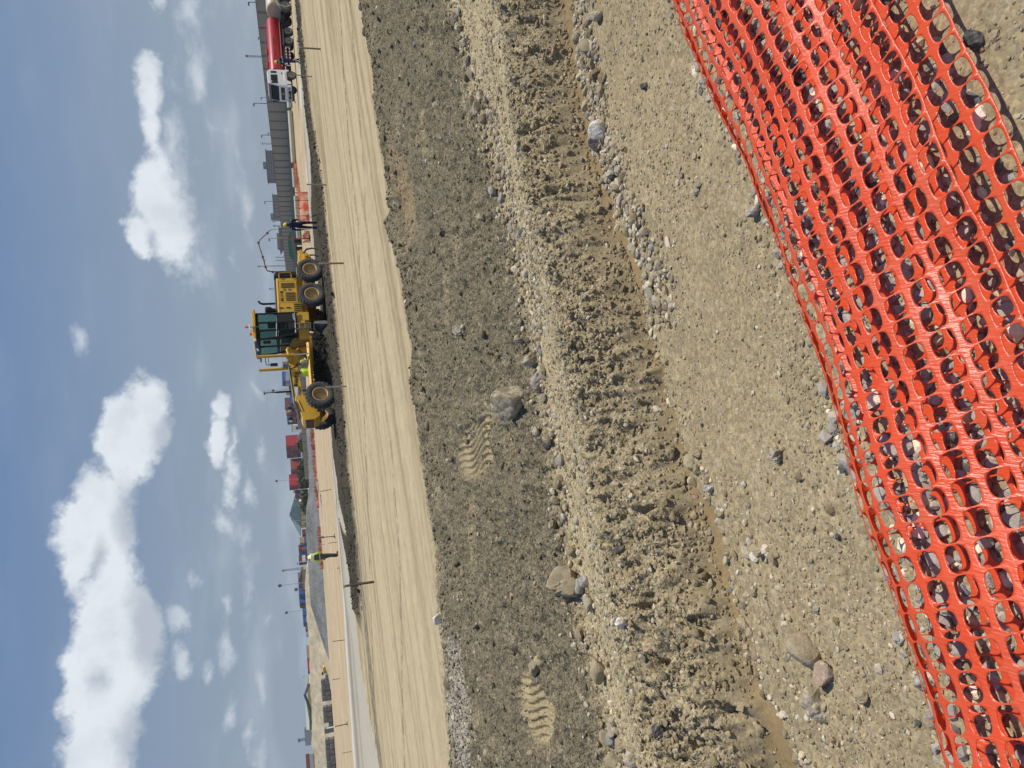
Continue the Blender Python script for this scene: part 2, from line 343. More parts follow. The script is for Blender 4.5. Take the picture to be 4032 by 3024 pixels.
def terrain(x, y):
    x = np.asarray(x, np.float64); y = np.asarray(y, np.float64); r = np.hypot(x, y)
    ca, sa = math.cos(ROAD_A), math.sin(ROAD_A)
    p = x * ca + y * sa; q = -x * sa + y * ca
    n_big = fbm(x, y, 0.7, 3, seed=1); n_mid = fbm(x, y, 2.6, 4, seed=5); n_fine = fbm(x, y, 11, 3, seed=9); n_grit = fbm(x, y, 42, 2, seed=13)
    lump = fbm(x, y, 5.5, 4, .6, seed=21, ridge=True)
    yw = y + 0.10 * n_mid + 0.05 * n_fine
    g, t, c, v, l = L_gully(x), L_toe(x), L_crest(x), L_valley(x), L_lip(x)
    t = np.maximum(t, g + 0.06); c = np.maximum(c, t + 0.2); v = np.maximum(v, c + 0.3); l = np.maximum(l, v + 1.0)
    wn, wf, pl = L_wn(x), L_wf(x), L_pale(x)
    wn = np.maximum(wn, l + 4); wf = np.maximum(wf, wn + 0.5); pl = np.maximum(pl, wf + 0.5)
    ys_ = y + 0.06 * n_big + 0.02 * n_mid; yt_ = y + .05 * n_mid + .05 * n_fine
    pit = fbm(x, y, 6.5, 3, .55, seed=27); billow = 1 - np.abs(perlin(x * 7, y * 7, 29)) * 1.6 + .5 * (1 - np.abs(perlin(x * 16, y * 16, 30)) * 1.6)
    # heights between the traced lines
    z = 0.012 * n_mid + 0.02 * n_big
    k_g = sstep(g - 0.04, g + 0.03, yw); z = z - 0.05 * k_g * (1 - sstep(t - .02, t + .08, yw))
    up = sstep(t - 0.10, t + 1.0 * (c - t), ys_); dn = sstep(c - .1, v, ys_); cut = sstep(t - .06, t + .16, ys_)
    bh = 0.21 + 0.07 * n_big; z = z + .035 * cut * (1 - .85 * up)
    z = z + bh * up - (bh + 0.05) * dn
    k_l = np.clip((y - v) / (l - v), 0, 1); z = z + 0.15 * k_l ** 1.3
    edge = np.exp(-((yw - l + 0.35) / 0.35) ** 2) * sstep(-3.0, 1.0, x); z = z + 0.07 * edge
    # zone weights
    k_berm = sstep(t - .02, t + .12, yt_) * (1 - sstep(c - 0.15, c + 0.5, yw + .3 * n_big)); k_far = sstep(c - .05, c + .4, yw)
    bl = sstep(1.8, -2.2, x); k_road0 = sstep(l - 0.06 - .25 * bl, l + 0.05 + 1.1 * bl, yw + .55 * bl * (n_mid + .6 * n_fine))
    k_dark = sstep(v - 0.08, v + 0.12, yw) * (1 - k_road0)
    k_road = k_road0
    yw2 = y + 0.35 * fbm(x, y, 0.9, 3, seed=31) * np.clip(r / 25, 0.3, 1.5)
    k_w = sstep(wn - 0.42, wn - 0.26, yw2) * (1 - sstep(wf - 0.25, wf + 0.25, yw2)) * sstep(-8.8, -7.2, x)
    k_b = sstep(wf - 0.25, wf + 0.25, yw2) * (1 - sstep(pl - .5, pl + .5, yw2))
    k_c = sstep(pl - 0.5, pl + 0.5, yw2)
    near = np.clip(1 - (r - 16) / 6, 0, 1)
    # relief
    z = z + near * (k_dark * (0.045 * lump + 0.040 * n_mid + 0.055 * fbm(q, p * .5, 1.7, 3, .6, seed=33, ridge=True) + 0.016 * billow + 0.022 * n_fine + 0.007 * n_grit - .05 * sstep(.4, .6, pit))
                    + k_berm * (0.040 * lump + 0.045 * n_mid + 0.042 * billow - .11 * sstep(.16, .42, pit) * sstep(-.25, .3, n_big + .5 * n_mid) - .035 * sstep(.15, .5, fbm(x, y, 15, 2, seed=28)) + 0.026 * n_fine + .010 * n_grit)
                    + k_far * (1 - k_dark) * (1 - k_road) * (0.012 * n_mid + 0.010 * n_fine + .004 * n_grit)
                    + (1 - k_g) * (0.004 * n_fine + 0.0025 * n_grit) + k_road * (0.004 * n_mid))
    rough_near = sstep(-0.8, -1.6, x) * (1 - k_g) * sstep(1.7, 2.2, y)
    z = z + rough_near * (0.012 * np.maximum(lump, 0) + .01 * n_fine)
    # bucket-tooth marks
    smooth_m = np.zeros_like(x)
    for (bx, by, ra, rb, ang) in BUCKET:
        w = G(bx, by, 0.0); dx = x - w[0]; dy = y - w[1]; co, si = math.cos(ang), math.sin(ang)
        a = (dx * co + dy * si) / ra; b = (-dx * si + dy * co) / rb
        m = 1 - sstep(0.75, 1.05, np.hypot(a, b) + 0.25 * n_mid)
        groove = 0.042 * (1 - np.abs(np.sin((dx * 1.0 + .035 * np.sin(dy * 7) + .30 * dy) * 46)))
        zb = 0.15 * np.clip((y - v) / (l - v), 0, 1) ** 1.3 - .05; z = z * (1 - m) + m * (zb + 0.01 + groove + 0.012 * n_big)
        smooth_m = np.maximum(smooth_m, m)
    for (lx, amp, w_) in ((L_t1(x), .014, .08), (L_t2(x), .012, .07), (L_t3(x), .006, .06)):
        z = z - k_road * amp * np.exp(-((y - lx) / w_) ** 2) + 0.0
    # windrow of dark aggregate: a low bank whose near edge stands highest; flat where the grader runs
    gd = np.abs(-(x - GRADER[0]) * math.sin(R(28)) + (y - GRADER[1]) * math.cos(R(28)))
    ga = -((x - GRADER[0]) * math.cos(R(28)) + (y - GRADER[1]) * math.sin(R(28)))
    under = (1 - sstep(1.7, 2.4, gd)) * sstep(-5, -3.6, ga) * (1 - sstep(9, 11, ga))
    wl = fbm(x, y, 1.6, 4, .6, seed=41, ridge=True); wl2 = fbm(x, y, 5, 3, .6, seed=47)
    prof = np.exp(-np.maximum(yw2 - wn - .3, 0) / 2.6) * sstep(wn - .2, wn + .35, yw2)
    z = z + (1 - under) * k_w * (0.10 + 0.16 * prof + (0.06 * wl + .05 * wl2) * (.4 + prof)) + k_b * .03 - k_c * .02
    bu = ga - 4.05; bv = (x - GRADER[0]) * .4848 - (y - GRADER[1]) * .8746 + 1.08
    kk = bu + bv * .62
    heap = np.exp(-((kk - .55) / .55) ** 2) * sstep(2.1, 1.5, np.abs(bv)); k_w = np.maximum(k_w, np.clip(heap * 1.5, 0, 1)); z = z + heap * (.50 + .1 * wl2)
    z = np.where(r > 70, 0.09 + 0 * z, z * (1 - sstep(50, 70, r)) + 0.09 * sstep(50, 70, r))
    # colours of the soils, the dark slope's with its grazing shade mixed in
    col = np.repeat(C_NEAR[None], len(x), 0) * (1 + 0.10 * n_big + 0.06 * n_mid)[:, None]
    col = lerp(col, C_GUL[None] * (1 + .1 * n_mid)[:, None], k_g * (1 - sstep(t, t + .04, yt_)))
    col = lerp(col, C_BERM[None] * (1 + 0.12 * n_mid)[:, None], sstep(t - .025, t + .02, yt_))
    col = lerp(col, C_PALE[None] * (1 + 0.10 * n_mid + .08 * n_big)[:, None], sstep(c - 0.15, c + 0.4, yw + .35 * n_big))
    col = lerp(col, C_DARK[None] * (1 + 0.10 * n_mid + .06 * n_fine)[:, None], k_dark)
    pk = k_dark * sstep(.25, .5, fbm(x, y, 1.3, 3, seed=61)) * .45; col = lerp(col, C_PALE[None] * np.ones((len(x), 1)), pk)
    col = lerp(col, C_PALE[None] * .93 + 0 * col, smooth_m * .8)
    w = G(1605, 760, .08); m0 = (1 - sstep(.75, 1.05, np.hypot(((x - w[0]) * .75 + (y - w[1]) * .66) / 1.1, (-(x - w[0]) * .66 + (y - w[1]) * .75) / .42) + .3 * n_mid)); col = lerp(col, np.array((.25, .185, .105))[None] * (1 + .1 * n_fine)[:, None], m0 * .85); smooth_m = np.maximum(smooth_m, m0)
    st = fbm(q + .02 * p, p * 0.03, 1.9, 4, .6, seed=71); st2 = fbm(q, p * 0.02, 4.5, 3, .6, seed=75)
    rc = C_ROAD[None] * (1 + 0.14 * st2 + .05 * n_mid + .06 * fbm(x, y, .35, 3, seed=77))[:, None]; rc = lerp(rc, C_ROADD[None] * np.ones((len(x), 1)), np.clip(sstep(-.12, .30, st + .3 * st2) * .70 + .5 * sstep(wn - 5.5, wn - .5, y) * sstep(-.35, .25, st), 0, .9))
    for (lx, amp, w_) in ((L_t1(x), .75, .20), (L_t2(x), .75, .15), (L_t3(x), .45, .14)):
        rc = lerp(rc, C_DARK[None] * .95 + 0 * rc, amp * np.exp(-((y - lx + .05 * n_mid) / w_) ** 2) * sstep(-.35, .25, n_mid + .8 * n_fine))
    col = lerp(col, rc, k_road)
    for (bx, by, ra, rb) in ((1840, 2830, 1.0, .75),):
        w = G(bx, by, .05); m = 1 - sstep(.6, 1.1, np.hypot((x - w[0]) / ra, (y - w[1]) / rb) + .4 * n_mid)
        col = lerp(col, C_GREY[None] * np.ones((len(x), 1)), m * .85)
    # grey trail of spilled aggregate left of the windrow's end, then the windrow and the bands beyond it
    w = G(1450, 2560, .1); m = (1 - sstep(.5, 1.1, np.hypot(((x - w[0]) * ca + (y - w[1]) * sa) / 7.5, (-(x - w[0]) * sa + (y - w[1]) * ca) / 1.3) + .35 * n_big)) * k_road
    col = lerp(col, np.array((.135, .118, .088))[None] * np.ones((len(x), 1)), m * .8 * sstep(-.6, .2, n_mid + st2))
    col = lerp(col, C_WIND[None] * (1 + .25 * wl2 + .1 * wl)[:, None], k_w)
    bd = (yw2 - wf) / np.maximum(pl - wf, .3)
    bc = C_BASE[None] * (1 + .07 * st2 + .05 * st)[:, None]
    bc = lerp(bc, np.array((.22, .195, .145))[None] + 0 * bc, np.exp(-((bd - .80) / .07) ** 2) * .8 + np.exp(-((bd - .62) / .04) ** 2) * .5)
    bc = lerp(bc, np.array((.58, .56, .50))[None] + 0 * bc, np.exp(-((bd - .97) / .06) ** 2) * .9)
    col = lerp(col, bc, k_b)
    cc = C_CREAM[None] * (1 + .24 * fbm(q, p * .03, .35, 4, .6, seed=81) + .10 * st2)[:, None]
    col = lerp(col, cc, k_c)
    grit = np.clip(0.55 + 0.35 * k_dark + 0.4 * k_berm + .3 * k_far - .75 * k_road - .5 * smooth_m - .35 * k_g * (1 - sstep(t, t + .1, yw)) + .9 * k_w + .5 * m, 0.06, 1.3)
    return z, np.clip(col, 0.01, 0.9), grit
def H(x, y):
    return terrain(np.atleast_1d(np.asarray(x, float)), np.atleast_1d(np.asarray(y, float)))[0]
def H1(x, y): return float(H([x], [y])[0])

def ground_mat():
    m, nt, b = mat_new('soil'); L = nt.links.new
    at = node(nt, 'ShaderNodeAttribute', attribute_name='soil'); gr = node(nt, 'ShaderNodeAttribute', attribute_name='grit')
    geo = node(nt, 'ShaderNodeNewGeometry')
    v1 = node(nt, 'ShaderNodeTexVoronoi', feature='F1'); v1.inputs['Scale'].default_value = 95; v1.inputs['Randomness'].default_value = 1.0; L(geo.outputs['Position'], v1.inputs['Vector'])
    v2 = node(nt, 'ShaderNodeTexVoronoi', feature='F1'); v2.inputs['Scale'].default_value = 38; L(geo.outputs['Position'], v2.inputs['Vector'])
    n1 = node(nt, 'ShaderNodeTexNoise'); n1.inputs['Scale'].default_value = 45; n1.inputs['Detail'].default_value = 8; n1.inputs['Roughness'].default_value = .7; L(geo.outputs['Position'], n1.inputs['Vector'])
    n2 = node(nt, 'ShaderNodeTexNoise'); n2.inputs['Scale'].default_value = 4; n2.inputs['Detail'].default_value = 8; n2.inputs['Roughness'].default_value = .65; L(geo.outputs['Position'], n2.inputs['Vector'])
    s1 = node(nt, 'ShaderNodeSeparateColor'); L(v1.outputs['Color'], s1.inputs[0]); s2 = node(nt, 'ShaderNodeSeparateColor'); L(v2.outputs['Color'], s2.inputs[0])
    k1 = math_n(nt, 'MULTIPLY', mapr(nt, s1.outputs[0], 0.0, 1.0, -0.45, 0.55, False), gr.outputs['Fac'])
    k2 = math_n(nt, 'MULTIPLY', mapr(nt, s2.outputs[0], 0.75, 1.0, 0, 0.5, False), gr.outputs['Fac'])
    k3 = mapr(nt, n1.outputs[0], 0.25, 0.75, -0.16, 0.16, False); k4 = mapr(nt, n2.outputs[0], 0.25, 0.75, -0.13, 0.13, False)
    tot = math_n(nt, 'ADD', math_n(nt, 'ADD', k1, k2), math_n(nt, 'ADD', k3, math_n(nt, 'ADD', k4, 1.0)))
    sc = node(nt, 'ShaderNodeVectorMath', operation='SCALE'); L(at.outputs['Color'], sc.inputs[0]); L(tot, sc.inputs['Scale'])
    # some grains are grey stone rather than tan
    gmask = math_n(nt, 'MULTIPLY', mapr(nt, s1.outputs[1], 0.82, 0.9), gr.outputs['Fac'], clamp=True)
    sp = node(nt, 'ShaderNodeSeparateColor'); L(sc.outputs[0], sp.inputs[0])
    grey = node(nt, 'ShaderNodeCombineColor')
    for i in range(3): L(math_n(nt, 'MULTIPLY', sp.outputs[1], (1.0, 1.02, 1.0)[i]), grey.inputs[i])
    L(mixc(nt, math_n(nt, 'MULTIPLY', gmask, .35), sc.outputs[0], grey.outputs[0]), b.inputs['Base Color'])
    b.inputs['Roughness'].default_value = 0.95; b.inputs['Specular IOR Level'].default_value = 0.0
    h = math_n(nt, 'ADD', math_n(nt, 'MULTIPLY', math_n(nt, 'MULTIPLY_ADD', v1.outputs['Distance'], -1.0, 0.6), math_n(nt, 'MULTIPLY', gr.outputs['Fac'], 0.55)),
               math_n(nt, 'ADD', math_n(nt, 'MULTIPLY', n1.outputs[0], 0.8), math_n(nt, 'MULTIPLY', mapr(nt, v2.outputs['Distance'], 0, .5, 1, 0), math_n(nt, 'MULTIPLY', s2.outputs[0], math_n(nt, 'MULTIPLY', gr.outputs['Fac'], .5)))))
    bp = node(nt, 'ShaderNodeBump'); bp.inputs['Distance'].default_value = 0.012
    L(math_n(nt, 'MULTIPLY_ADD', gr.outputs['Fac'], 0.65, 0.12, clamp=True), bp.inputs['Strength'])
    L(h, bp.inputs['Height']); L(bp.outputs[0], b.inputs['Normal'])
    return m
SOIL = ground_mat()
def build_ground():
    az = np.concatenate([np.arange(-180, -46, 6.0), np.arange(-46, -34, 0.5), np.arange(-34, 34, 0.1), np.arange(34, 46, 0.5), np.arange(46, 180, 6.0)])
    az = np.radians(az); rs = [0.004, 0.35]
    while rs[-1] < 9000:
        r = rs[-1]; rs.append(r * (1 + (0.012 if r < 1.2 else 0.0034 if r < 6 else 0.0042 if r < 16 else 0.006 if r < 62 else 0.08)))
    rs = np.array(rs); A, Rr = np.meshgrid(az, rs)
    X = (np.sin(A) * Rr).ravel(); Y = (np.cos(A) * Rr).ravel(); n = len(X); na = len(az); nr = len(rs)
    Z = np.empty(n); C = np.empty((n, 3)); Gt = np.empty(n)
    for i in range(0, n, 200000):
        j = min(n, i + 200000); Z[i:j], C[i:j], Gt[i:j] = terrain(X[i:j], Y[i:j])
    V = np.stack([X, Y, Z], 1)
    j = np.arange(nr - 1)[:, None]; i = np.arange(na)[None, :]; i2 = (i + 1) % na
    Q = np.stack([j * na + i, j * na + i2, (j + 1) * na + i2, (j + 1) * na + i], -1).reshape(-1, 4)[:, ::-1]
    o = grid_mesh('ground', V, Q, SOIL, True, {'soil': C, 'grit': Gt})
    tag(o, kind='structure')
build_ground()
# ------------------------------------------------------------------ stones
def ico(sub):
    bm = bmesh.new(); bmesh.ops.create_icosphere(bm, subdivisions=sub, radius=1.0)
    v = np.array([q.co[:] for q in bm.verts]); f = np.array([[l.index for l in p.verts] for p in bm.faces]); bm.free(); return v, f
ICO = {k: ico(k) for k in (1, 2, 3, 4)}
def rock_shape(sub, seed, planes=11, soft=0.0, rough=0.0):
    """a unit stone: a sphere cut by random planes, then worn by noise"""
    r_ = np.random.default_rng(seed); v, f = ICO[sub]; d = v / np.linalg.norm(v, axis=1)[:, None]
    nn = r_.normal(size=(planes, 3)); nn /= np.linalg.norm(nn, axis=1)[:, None]; hh = r_.uniform(0.55, 1.0, planes)
    dt = d @ nn.T; rad = np.where(dt > 0.05, hh / np.maximum(dt, 0.05), 9).min(1); rad = np.minimum(rad, 1.15)
    rad = rad * (1 - soft) + soft * 0.85
    if rough:
        rad = rad + rough * (perlin(d[:, 0] * 2.2 + d[:, 2] * 1.3, d[:, 1] * 2.2 - d[:, 2] * 1.7, seed) + .5 * perlin(d[:, 0] * 6 + d[:, 2] * 4, d[:, 1] * 6 - d[:, 2] * 5, seed + 3) + .3 * perlin(d[:, 0] * 14 + d[:, 2] * 9, d[:, 1] * 14 - d[:, 2] * 11, seed + 5))
    return d * rad[:, None], f
def stone_mat(name, use_attr=True, col=(.4, .34, .25), spot=(.55, .5, .42), mud=0.0, rough=.85):
    m, nt, b = mat_new(name); L = nt.links.new
    tc = node(nt, 'ShaderNodeTexCoord'); geo = node(nt, 'ShaderNodeNewGeometry')
    vec = geo.outputs['Position'] if use_attr else tc.outputs['Object']
    n1 = node(nt, 'ShaderNodeTexNoise'); n1.inputs['Scale'].default_value = 60 if use_attr else 17; n1.inputs['Detail'].default_value = 8; n1.inputs['Roughness'].default_value = .7; L(vec, n1.inputs['Vector'])
    n2 = node(nt, 'ShaderNodeTexNoise'); n2.inputs['Scale'].default_value = 200 if use_attr else 80; n2.inputs['Detail'].default_value = 6; L(vec, n2.inputs['Vector'])
    if use_attr:
        at = node(nt, 'ShaderNodeAttribute', attribute_name='soil'); base = at.outputs['Color']
    else:
        base = mixc(nt, mapr(nt, n1.outputs[0], .45, .58), col, spot)
        if mud: base = mixc(nt, math_n(nt, 'MULTIPLY', mapr(nt, math_n(nt, 'MULTIPLY_ADD', n2.outputs[0], .4, math_n(nt, 'MULTIPLY', n1.outputs[0], .6)), .44, .52), mud), base, (.22, .175, .105))
    br = math_n(nt, 'ADD', math_n(nt, 'MULTIPLY', n1.outputs[0], .5), math_n(nt, 'MULTIPLY_ADD', n2.outputs[0], .4, .55))
    sc = node(nt, 'ShaderNodeVectorMath', operation='SCALE'); L(base, sc.inputs[0]); L(br, sc.inputs['Scale']); L(sc.outputs[0], b.inputs['Base Color'])
    b.inputs['Roughness'].default_value = rough; b.inputs['Specular IOR Level'].default_value = .08
    bp = node(nt, 'ShaderNodeBump'); bp.inputs['Strength'].default_value = .5; bp.inputs['Distance'].default_value = .006 if use_attr else .008
    L(n2.outputs[0], bp.inputs['Height']); L(bp.outputs[0], b.inputs['Normal'])
    return m
STONE = stone_mat('stone_mixed')
TAN = np.array((.35, .28, .175)); PALE = np.array((.53, .455, .33)); GREY = np.array((.265, .24, .195)); DGREY = np.array((.095, .09, .082)); BROWN = np.array((.24, .185, .11))
def rand_rot(n):
    q = rng.normal(size=(n, 4)); q /= np.linalg.norm(q, axis=1)[:, None]; w, x, y, z = q.T
    return np.stack([np.stack([1 - 2 * (y * y + z * z), 2 * (x * y - z * w), 2 * (x * z + y * w)], -1), np.stack([2 * (x * y + z * w), 1 - 2 * (x * x + z * z), 2 * (y * z - x * w)], -1), np.stack([2 * (x * z - y * w), 2 * (y * z + x * w), 1 - 2 * (x * x + y * y)], -1)], 1)
def scatter(name, xy, size, cols, sub=1, smooth=False, sink=.25, soft=0.0, rough=0.0, flat=(.55, .9), nshape=10, mat=None):
    n = len(xy); z = H(xy[:, 0], xy[:, 1]); rot = rand_rot(n); Vs = []; Fs = []; Cs = []; off = 0
    which = rng.integers(0, nshape, n)
    for k in range(nshape):
        v, f = rock_shape(sub, 100 + k + sub * 50, 9, soft, rough); idx = np.where(which == k)[0]
        if not len(idx): continue
        asp = np.stack([rng.uniform(.8, 1.25, len(idx)), rng.uniform(.7, 1.0, len(idx)), rng.uniform(.55, .9, len(idx))], 1)
        P = np.einsum('nij,nvj->nvi', rot[idx], v[None] * asp[:, None]) * size[idx][:, None, None]
        P[:, :, 2] *= rng.uniform(flat[0], flat[1], len(idx))[:, None]
        P += np.stack([xy[idx, 0], xy[idx, 1], z[idx] + size[idx] * (.55 - sink * 1.6)], 1)[:, None]
        Vs.append(P.reshape(-1, 3)); Fs.append((f[None] + (np.arange(len(idx)) * len(v))[:, None, None] + off).reshape(-1, 3)); off += len(idx) * len(v)
        Cs.append(np.repeat(cols[idx], len(v), 0))
    o = grid_mesh(name, np.vstack(Vs), np.vstack(Fs), mat or STONE, smooth, {'soil': np.vstack(Cs)})
    return tag(o, kind='stuff')
def pick_cols(n, w, jit=.15):
    pal = np.stack([TAN, PALE, GREY, DGREY, BROWN]); c = pal[rng.choice(5, n, p=np.array(w) / sum(w))]
    return np.clip(c * rng.uniform(1 - jit * 1.6, 1 + jit * 1.6, (n, 1)) * rng.uniform(.96, 1.04, (n, 3)), .03, .8)
def sample(n, x0, x1, y0, y1, dens):
    """n points in a box, drawn by a density"""
    out = []; c = 0
    while c < n:
        x = rng.uniform(x0, x1, n * 2); y = rng.uniform(y0, y1, n * 2); k = rng.random(n * 2) < dens(x, y)
        out.append(np.stack([x[k], y[k]], 1)); c += k.sum()
        if len(out) > 60: break
    return np.vstack(out)[:n]
def fov(x, y, extra=.12): return np.abs(x) < (.62 + extra) * y + .5
def clump(x, y, sc=2.0, seed=91): return np.clip(.5 + 1.1 * fbm(x, y, sc, 3, seed=seed), .05, 1)
# fine pebbles on the compacted ground in front
xy = sample(15000, -3, 3.6, .9, 4.6, lambda x, y: (y < L_gully(x) + .02) * fov(x, y) * clump(x, y, 1.7) * np.clip(2.6 / np.hypot(x, y), .25, 1) ** 2)
scatter('pebbles', xy, np.exp(rng.normal(-5.25, .42, len(xy))), pick_cols(len(xy), (7, 2.2, .5, .15, 1.6)), sub=1)
# gravel over the bank, the pale hollow and the dark slope
def d_slope(x, y):
    return fov(x, y) * ((y > L_toe(x)) & (y < L_lip(x) + .3)) * clump(x, y, 1.5) * np.clip(5 / np.hypot(x, y), .25, 1) ** 1.2
xy = sample(15000, -6, 7.5, 2.4, 12.5, d_slope)
sz = np.exp(rng.normal(-4.75, .45, len(xy))); dk = (xy[:, 1] > L_valley(xy[:, 0]))
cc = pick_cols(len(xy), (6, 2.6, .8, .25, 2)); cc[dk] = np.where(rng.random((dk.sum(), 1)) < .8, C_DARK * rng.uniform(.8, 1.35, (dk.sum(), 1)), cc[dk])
scatter('gravel', xy, sz, cc, sub=1)
xy = sample(3600, -5, 6, 2.6, 10, lambda x, y: fov(x, y) * (y > L_toe(x) + .1) * (y < L_valley(x) + .2) * clump(x, y, 2.2, 95))
scatter('gravel', xy, np.exp(rng.normal(-4.6, .38, len(xy))), pick_cols(len(xy), (6, 2.6, .5, .15, 2.5)), sub=1)
# stony lines: along the foot of the dark slope and beside the gully
def ridge_line(fn, n, x0, x1, w, off=0.0):
    x = rng.uniform(x0, x1, n); return np.stack([x, fn(x) + off + rng.normal(0, w, n)], 1)
xy = np.vstack([ridge_line(L_valley, 800, -2.6, 3.8, .09, -.05), ridge_line(L_valley, 500, .3, 2.4, .16, -.2)])
scatter('gravel', xy, np.exp(rng.normal(-4.15, .36, len(xy))), pick_cols(len(xy), (6, 4.5, .6, .15, 1.5)), sub=2, smooth=False, soft=.0, rough=.04)
xy = np.vstack([ridge_line(L_gully, 1700, .2, 2.6, .085, -.16), ridge_line(L_gully, 260, -1.6, .4, .03, -.03), ridge_line(L_gully, 160, -1.5, -.4, .12, -.25)])
scatter('gravel', xy, np.exp(rng.normal(-4.5, .45, len(xy))), pick_cols(len(xy), (6, 4, .5, .12, 1.5)), sub=2, smooth=False, soft=.0, rough=.04)
# crumbly clods on the bank and along the broken lip of the road
xy = sample(11000, -3, 3.6, 2.5, 6, lambda x, y: fov(x, y) * (y > L_toe(x) - .03) * (y < L_crest(x) + .30) * clump(x, y, 1.9, 97))
cc = C_BERM * rng.uniform(.75, 1.45, (len(xy), 1)); wm = rng.random(len(xy)) < .22; cc[wm] = PALE * rng.uniform(.7, 1.1, (wm.sum(), 1))
scatter('soil_clods', xy, np.minimum(np.exp(rng.normal(-5.0, .5, len(xy))), .024), np.clip(cc, 0, 1), sub=1, sink=.3)
x = rng.uniform(-2.4, 2.9, 9000); t_, c_ = L_toe(x), L_crest(x); xy = np.stack([x, t_ - .03 + rng.random(9000) ** 1.2 * (c_ - t_)], 1); xy = xy[rng.random(9000) < clump(xy[:, 0], xy[:, 1], 2.3, 107)]
scatter('soil_clods', xy, np.minimum(np.exp(rng.normal(-4.95, .55, len(xy))), .028), np.clip(C_BERM * rng.uniform(.7, 1.4, (len(xy), 1)), 0, 1), sub=1, sink=.25)
xy = sample(420, -3, 3.6, 2.5, 6, lambda x, y: fov(x, y) * (y > L_toe(x) - .02) * (y < L_crest(x) + .10) * clump(x, y, 1.9, 97))
scatter('soil_clods', xy, np.minimum(np.exp(rng.normal(-4.0, .35, len(xy))), .032), np.clip(C_BERM * rng.uniform(.8, 1.3, (len(xy), 1)), 0, 1), sub=3, soft=.1, rough=.30, sink=.4, smooth=True)
xy = sample(420, -5, 7, 4.4, 12, lambda x, y: fov(x, y) * (y > L_valley(x)) * (y < L_lip(x)) * clump(x, y, 1.1, 103))
scatter('gravel', xy, np.minimum(np.exp(rng.normal(-3.85, .4, len(xy))), .05), pick_cols(len(xy), (3, 1.6, .6, .2, 5)), sub=2, soft=.15, rough=.08, sink=.35, smooth=True)
x = rng.uniform(-5, 8, 1600); xy = np.stack([x, L_lip(x) - np.abs(rng.normal(0, .55, len(x)))], 1)
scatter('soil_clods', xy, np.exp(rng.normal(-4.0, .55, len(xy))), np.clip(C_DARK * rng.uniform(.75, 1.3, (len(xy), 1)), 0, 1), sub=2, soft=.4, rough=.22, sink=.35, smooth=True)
xy = sample(1800, -5, 7, 4.2, 12, lambda x, y: fov(x, y) * (y > L_valley(x)) * (y < L_lip(x)) * clump(x, y, 1.1, 99))
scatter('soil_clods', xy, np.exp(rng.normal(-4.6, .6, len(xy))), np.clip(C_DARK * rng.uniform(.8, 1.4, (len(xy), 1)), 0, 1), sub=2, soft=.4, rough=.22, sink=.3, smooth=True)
# grey crushed rock under and beside the orange netting
def d_net(x, y):
    e = L_net(x) - y; return (e > -.07 - .13 * np.maximum(perlin(x * 3, y * 3, 7), 0)) * (e < .85) * np.where(e < .05, .30, 1.0) * np.where(e > .7, .35, 1) * clump(x, y, 2.4, 101)
xy = sample(5200, -1.9, 2.4, .5, 3.4, d_net)
scatter('crushed_stone', xy, np.exp(rng.normal(-4.05, .36, len(xy))), pick_cols(len(xy), (1.2, 1.2, 8, .9, .2), .12) * 1.45, sub=1, sink=.3)
w0 = G(1840, 2830, .05); xy = np.stack([w0[0] + rng.normal(0, .62, 1300), w0[1] + rng.normal(0, .42, 1300)], 1)
scatter('crushed_stone', xy, np.exp(rng.normal(-4.2, .35, len(xy))), pick_cols(len(xy), (2.5, 3, 4, .2, .1), .1), sub=1, sink=.2)
# coarse dark aggregate of the windrow
def d_w(x, y): return (x > -7.6) * (y > L_wn(x) - .45) * (y < np.minimum(L_wf(x), L_wn(x) + 7)) * np.exp(-np.maximum(y - L_wn(x), 0) / 2.2) * (np.abs(x) < .6 * y)
xy = sample(7000, -13, 26, 21, 60, d_w)
scatter('aggregate', xy, np.exp(rng.normal(-3.5, .42, len(xy))), np.clip(C_WIND * rng.uniform(.7, 1.5, (len(xy), 1)), .02, .5), sub=1, sink=.35)

# single rocks one can point to
RM = {'pale': stone_mat('rock_pale', False, (.48, .42, .32), (.30, .25, .17), .15), 'muddy': stone_mat('rock_muddy', False, (.58, .50, .36), (.33, .27, .17), .5), 'tan': stone_mat('rock_tan', False, (.37, .30, .19), (.46, .38, .26), .4),
      'white': stone_mat('rock_white', False, (.78, .72, .60), (.60, .53, .41)), 'grey': stone_mat('rock_grey', False, (.30, .275, .225), (.44, .41, .35)), 'dark': stone_mat('rock_dark', False, (.08, .075, .068), (.15, .14, .125)), 'pink': stone_mat('rock_pink', False, (.40, .29, .195), (.48, .37, .27)), 'purple': stone_mat('rock_purple', False, (.30, .255, .21), (.42, .365, .30))}
def rock(px, py, wid, hgt, kind, label, seed, el=1.0, rz=0.0, rough=.10, soft=.12, zg=0.0, sink=.3, name='rock', group=None, sub=4):
    w = G(px, py, zg); x, y = w[0], w[1]; z = H1(x, y); 
    for _ in range(4):
        w = G(px, py, z + hgt * .35); x, y = w[0], w[1]; z = H1(x, y)
    v, f = rock_shape(sub, seed, 12, soft, rough)
    me = bpy.data.meshes.new(name); V = v * np.array([wid / 2, wid / 2 * el, hgt / 2 / max(.3, (1 - sink))]); me.from_pydata(V.tolist(), [], f.tolist()); me.update()
    smooth_angle(me, 24); me.materials.append(RM[kind])
    o = bpy.data.objects.new(name, me); COL.objects.link(o); o.location = (x, y, z + hgt / 2 * (1 - sink) - .1 * hgt); o.rotation_euler = (0, 0, rz)
    return tag(o, label, 'rock', group)
rock(2002, 1590, .28, .22, 'muddy', 'largest rock on the dark slope, half pale and half caked in mud', 3, .8, .5, soft=.0, rough=.05)
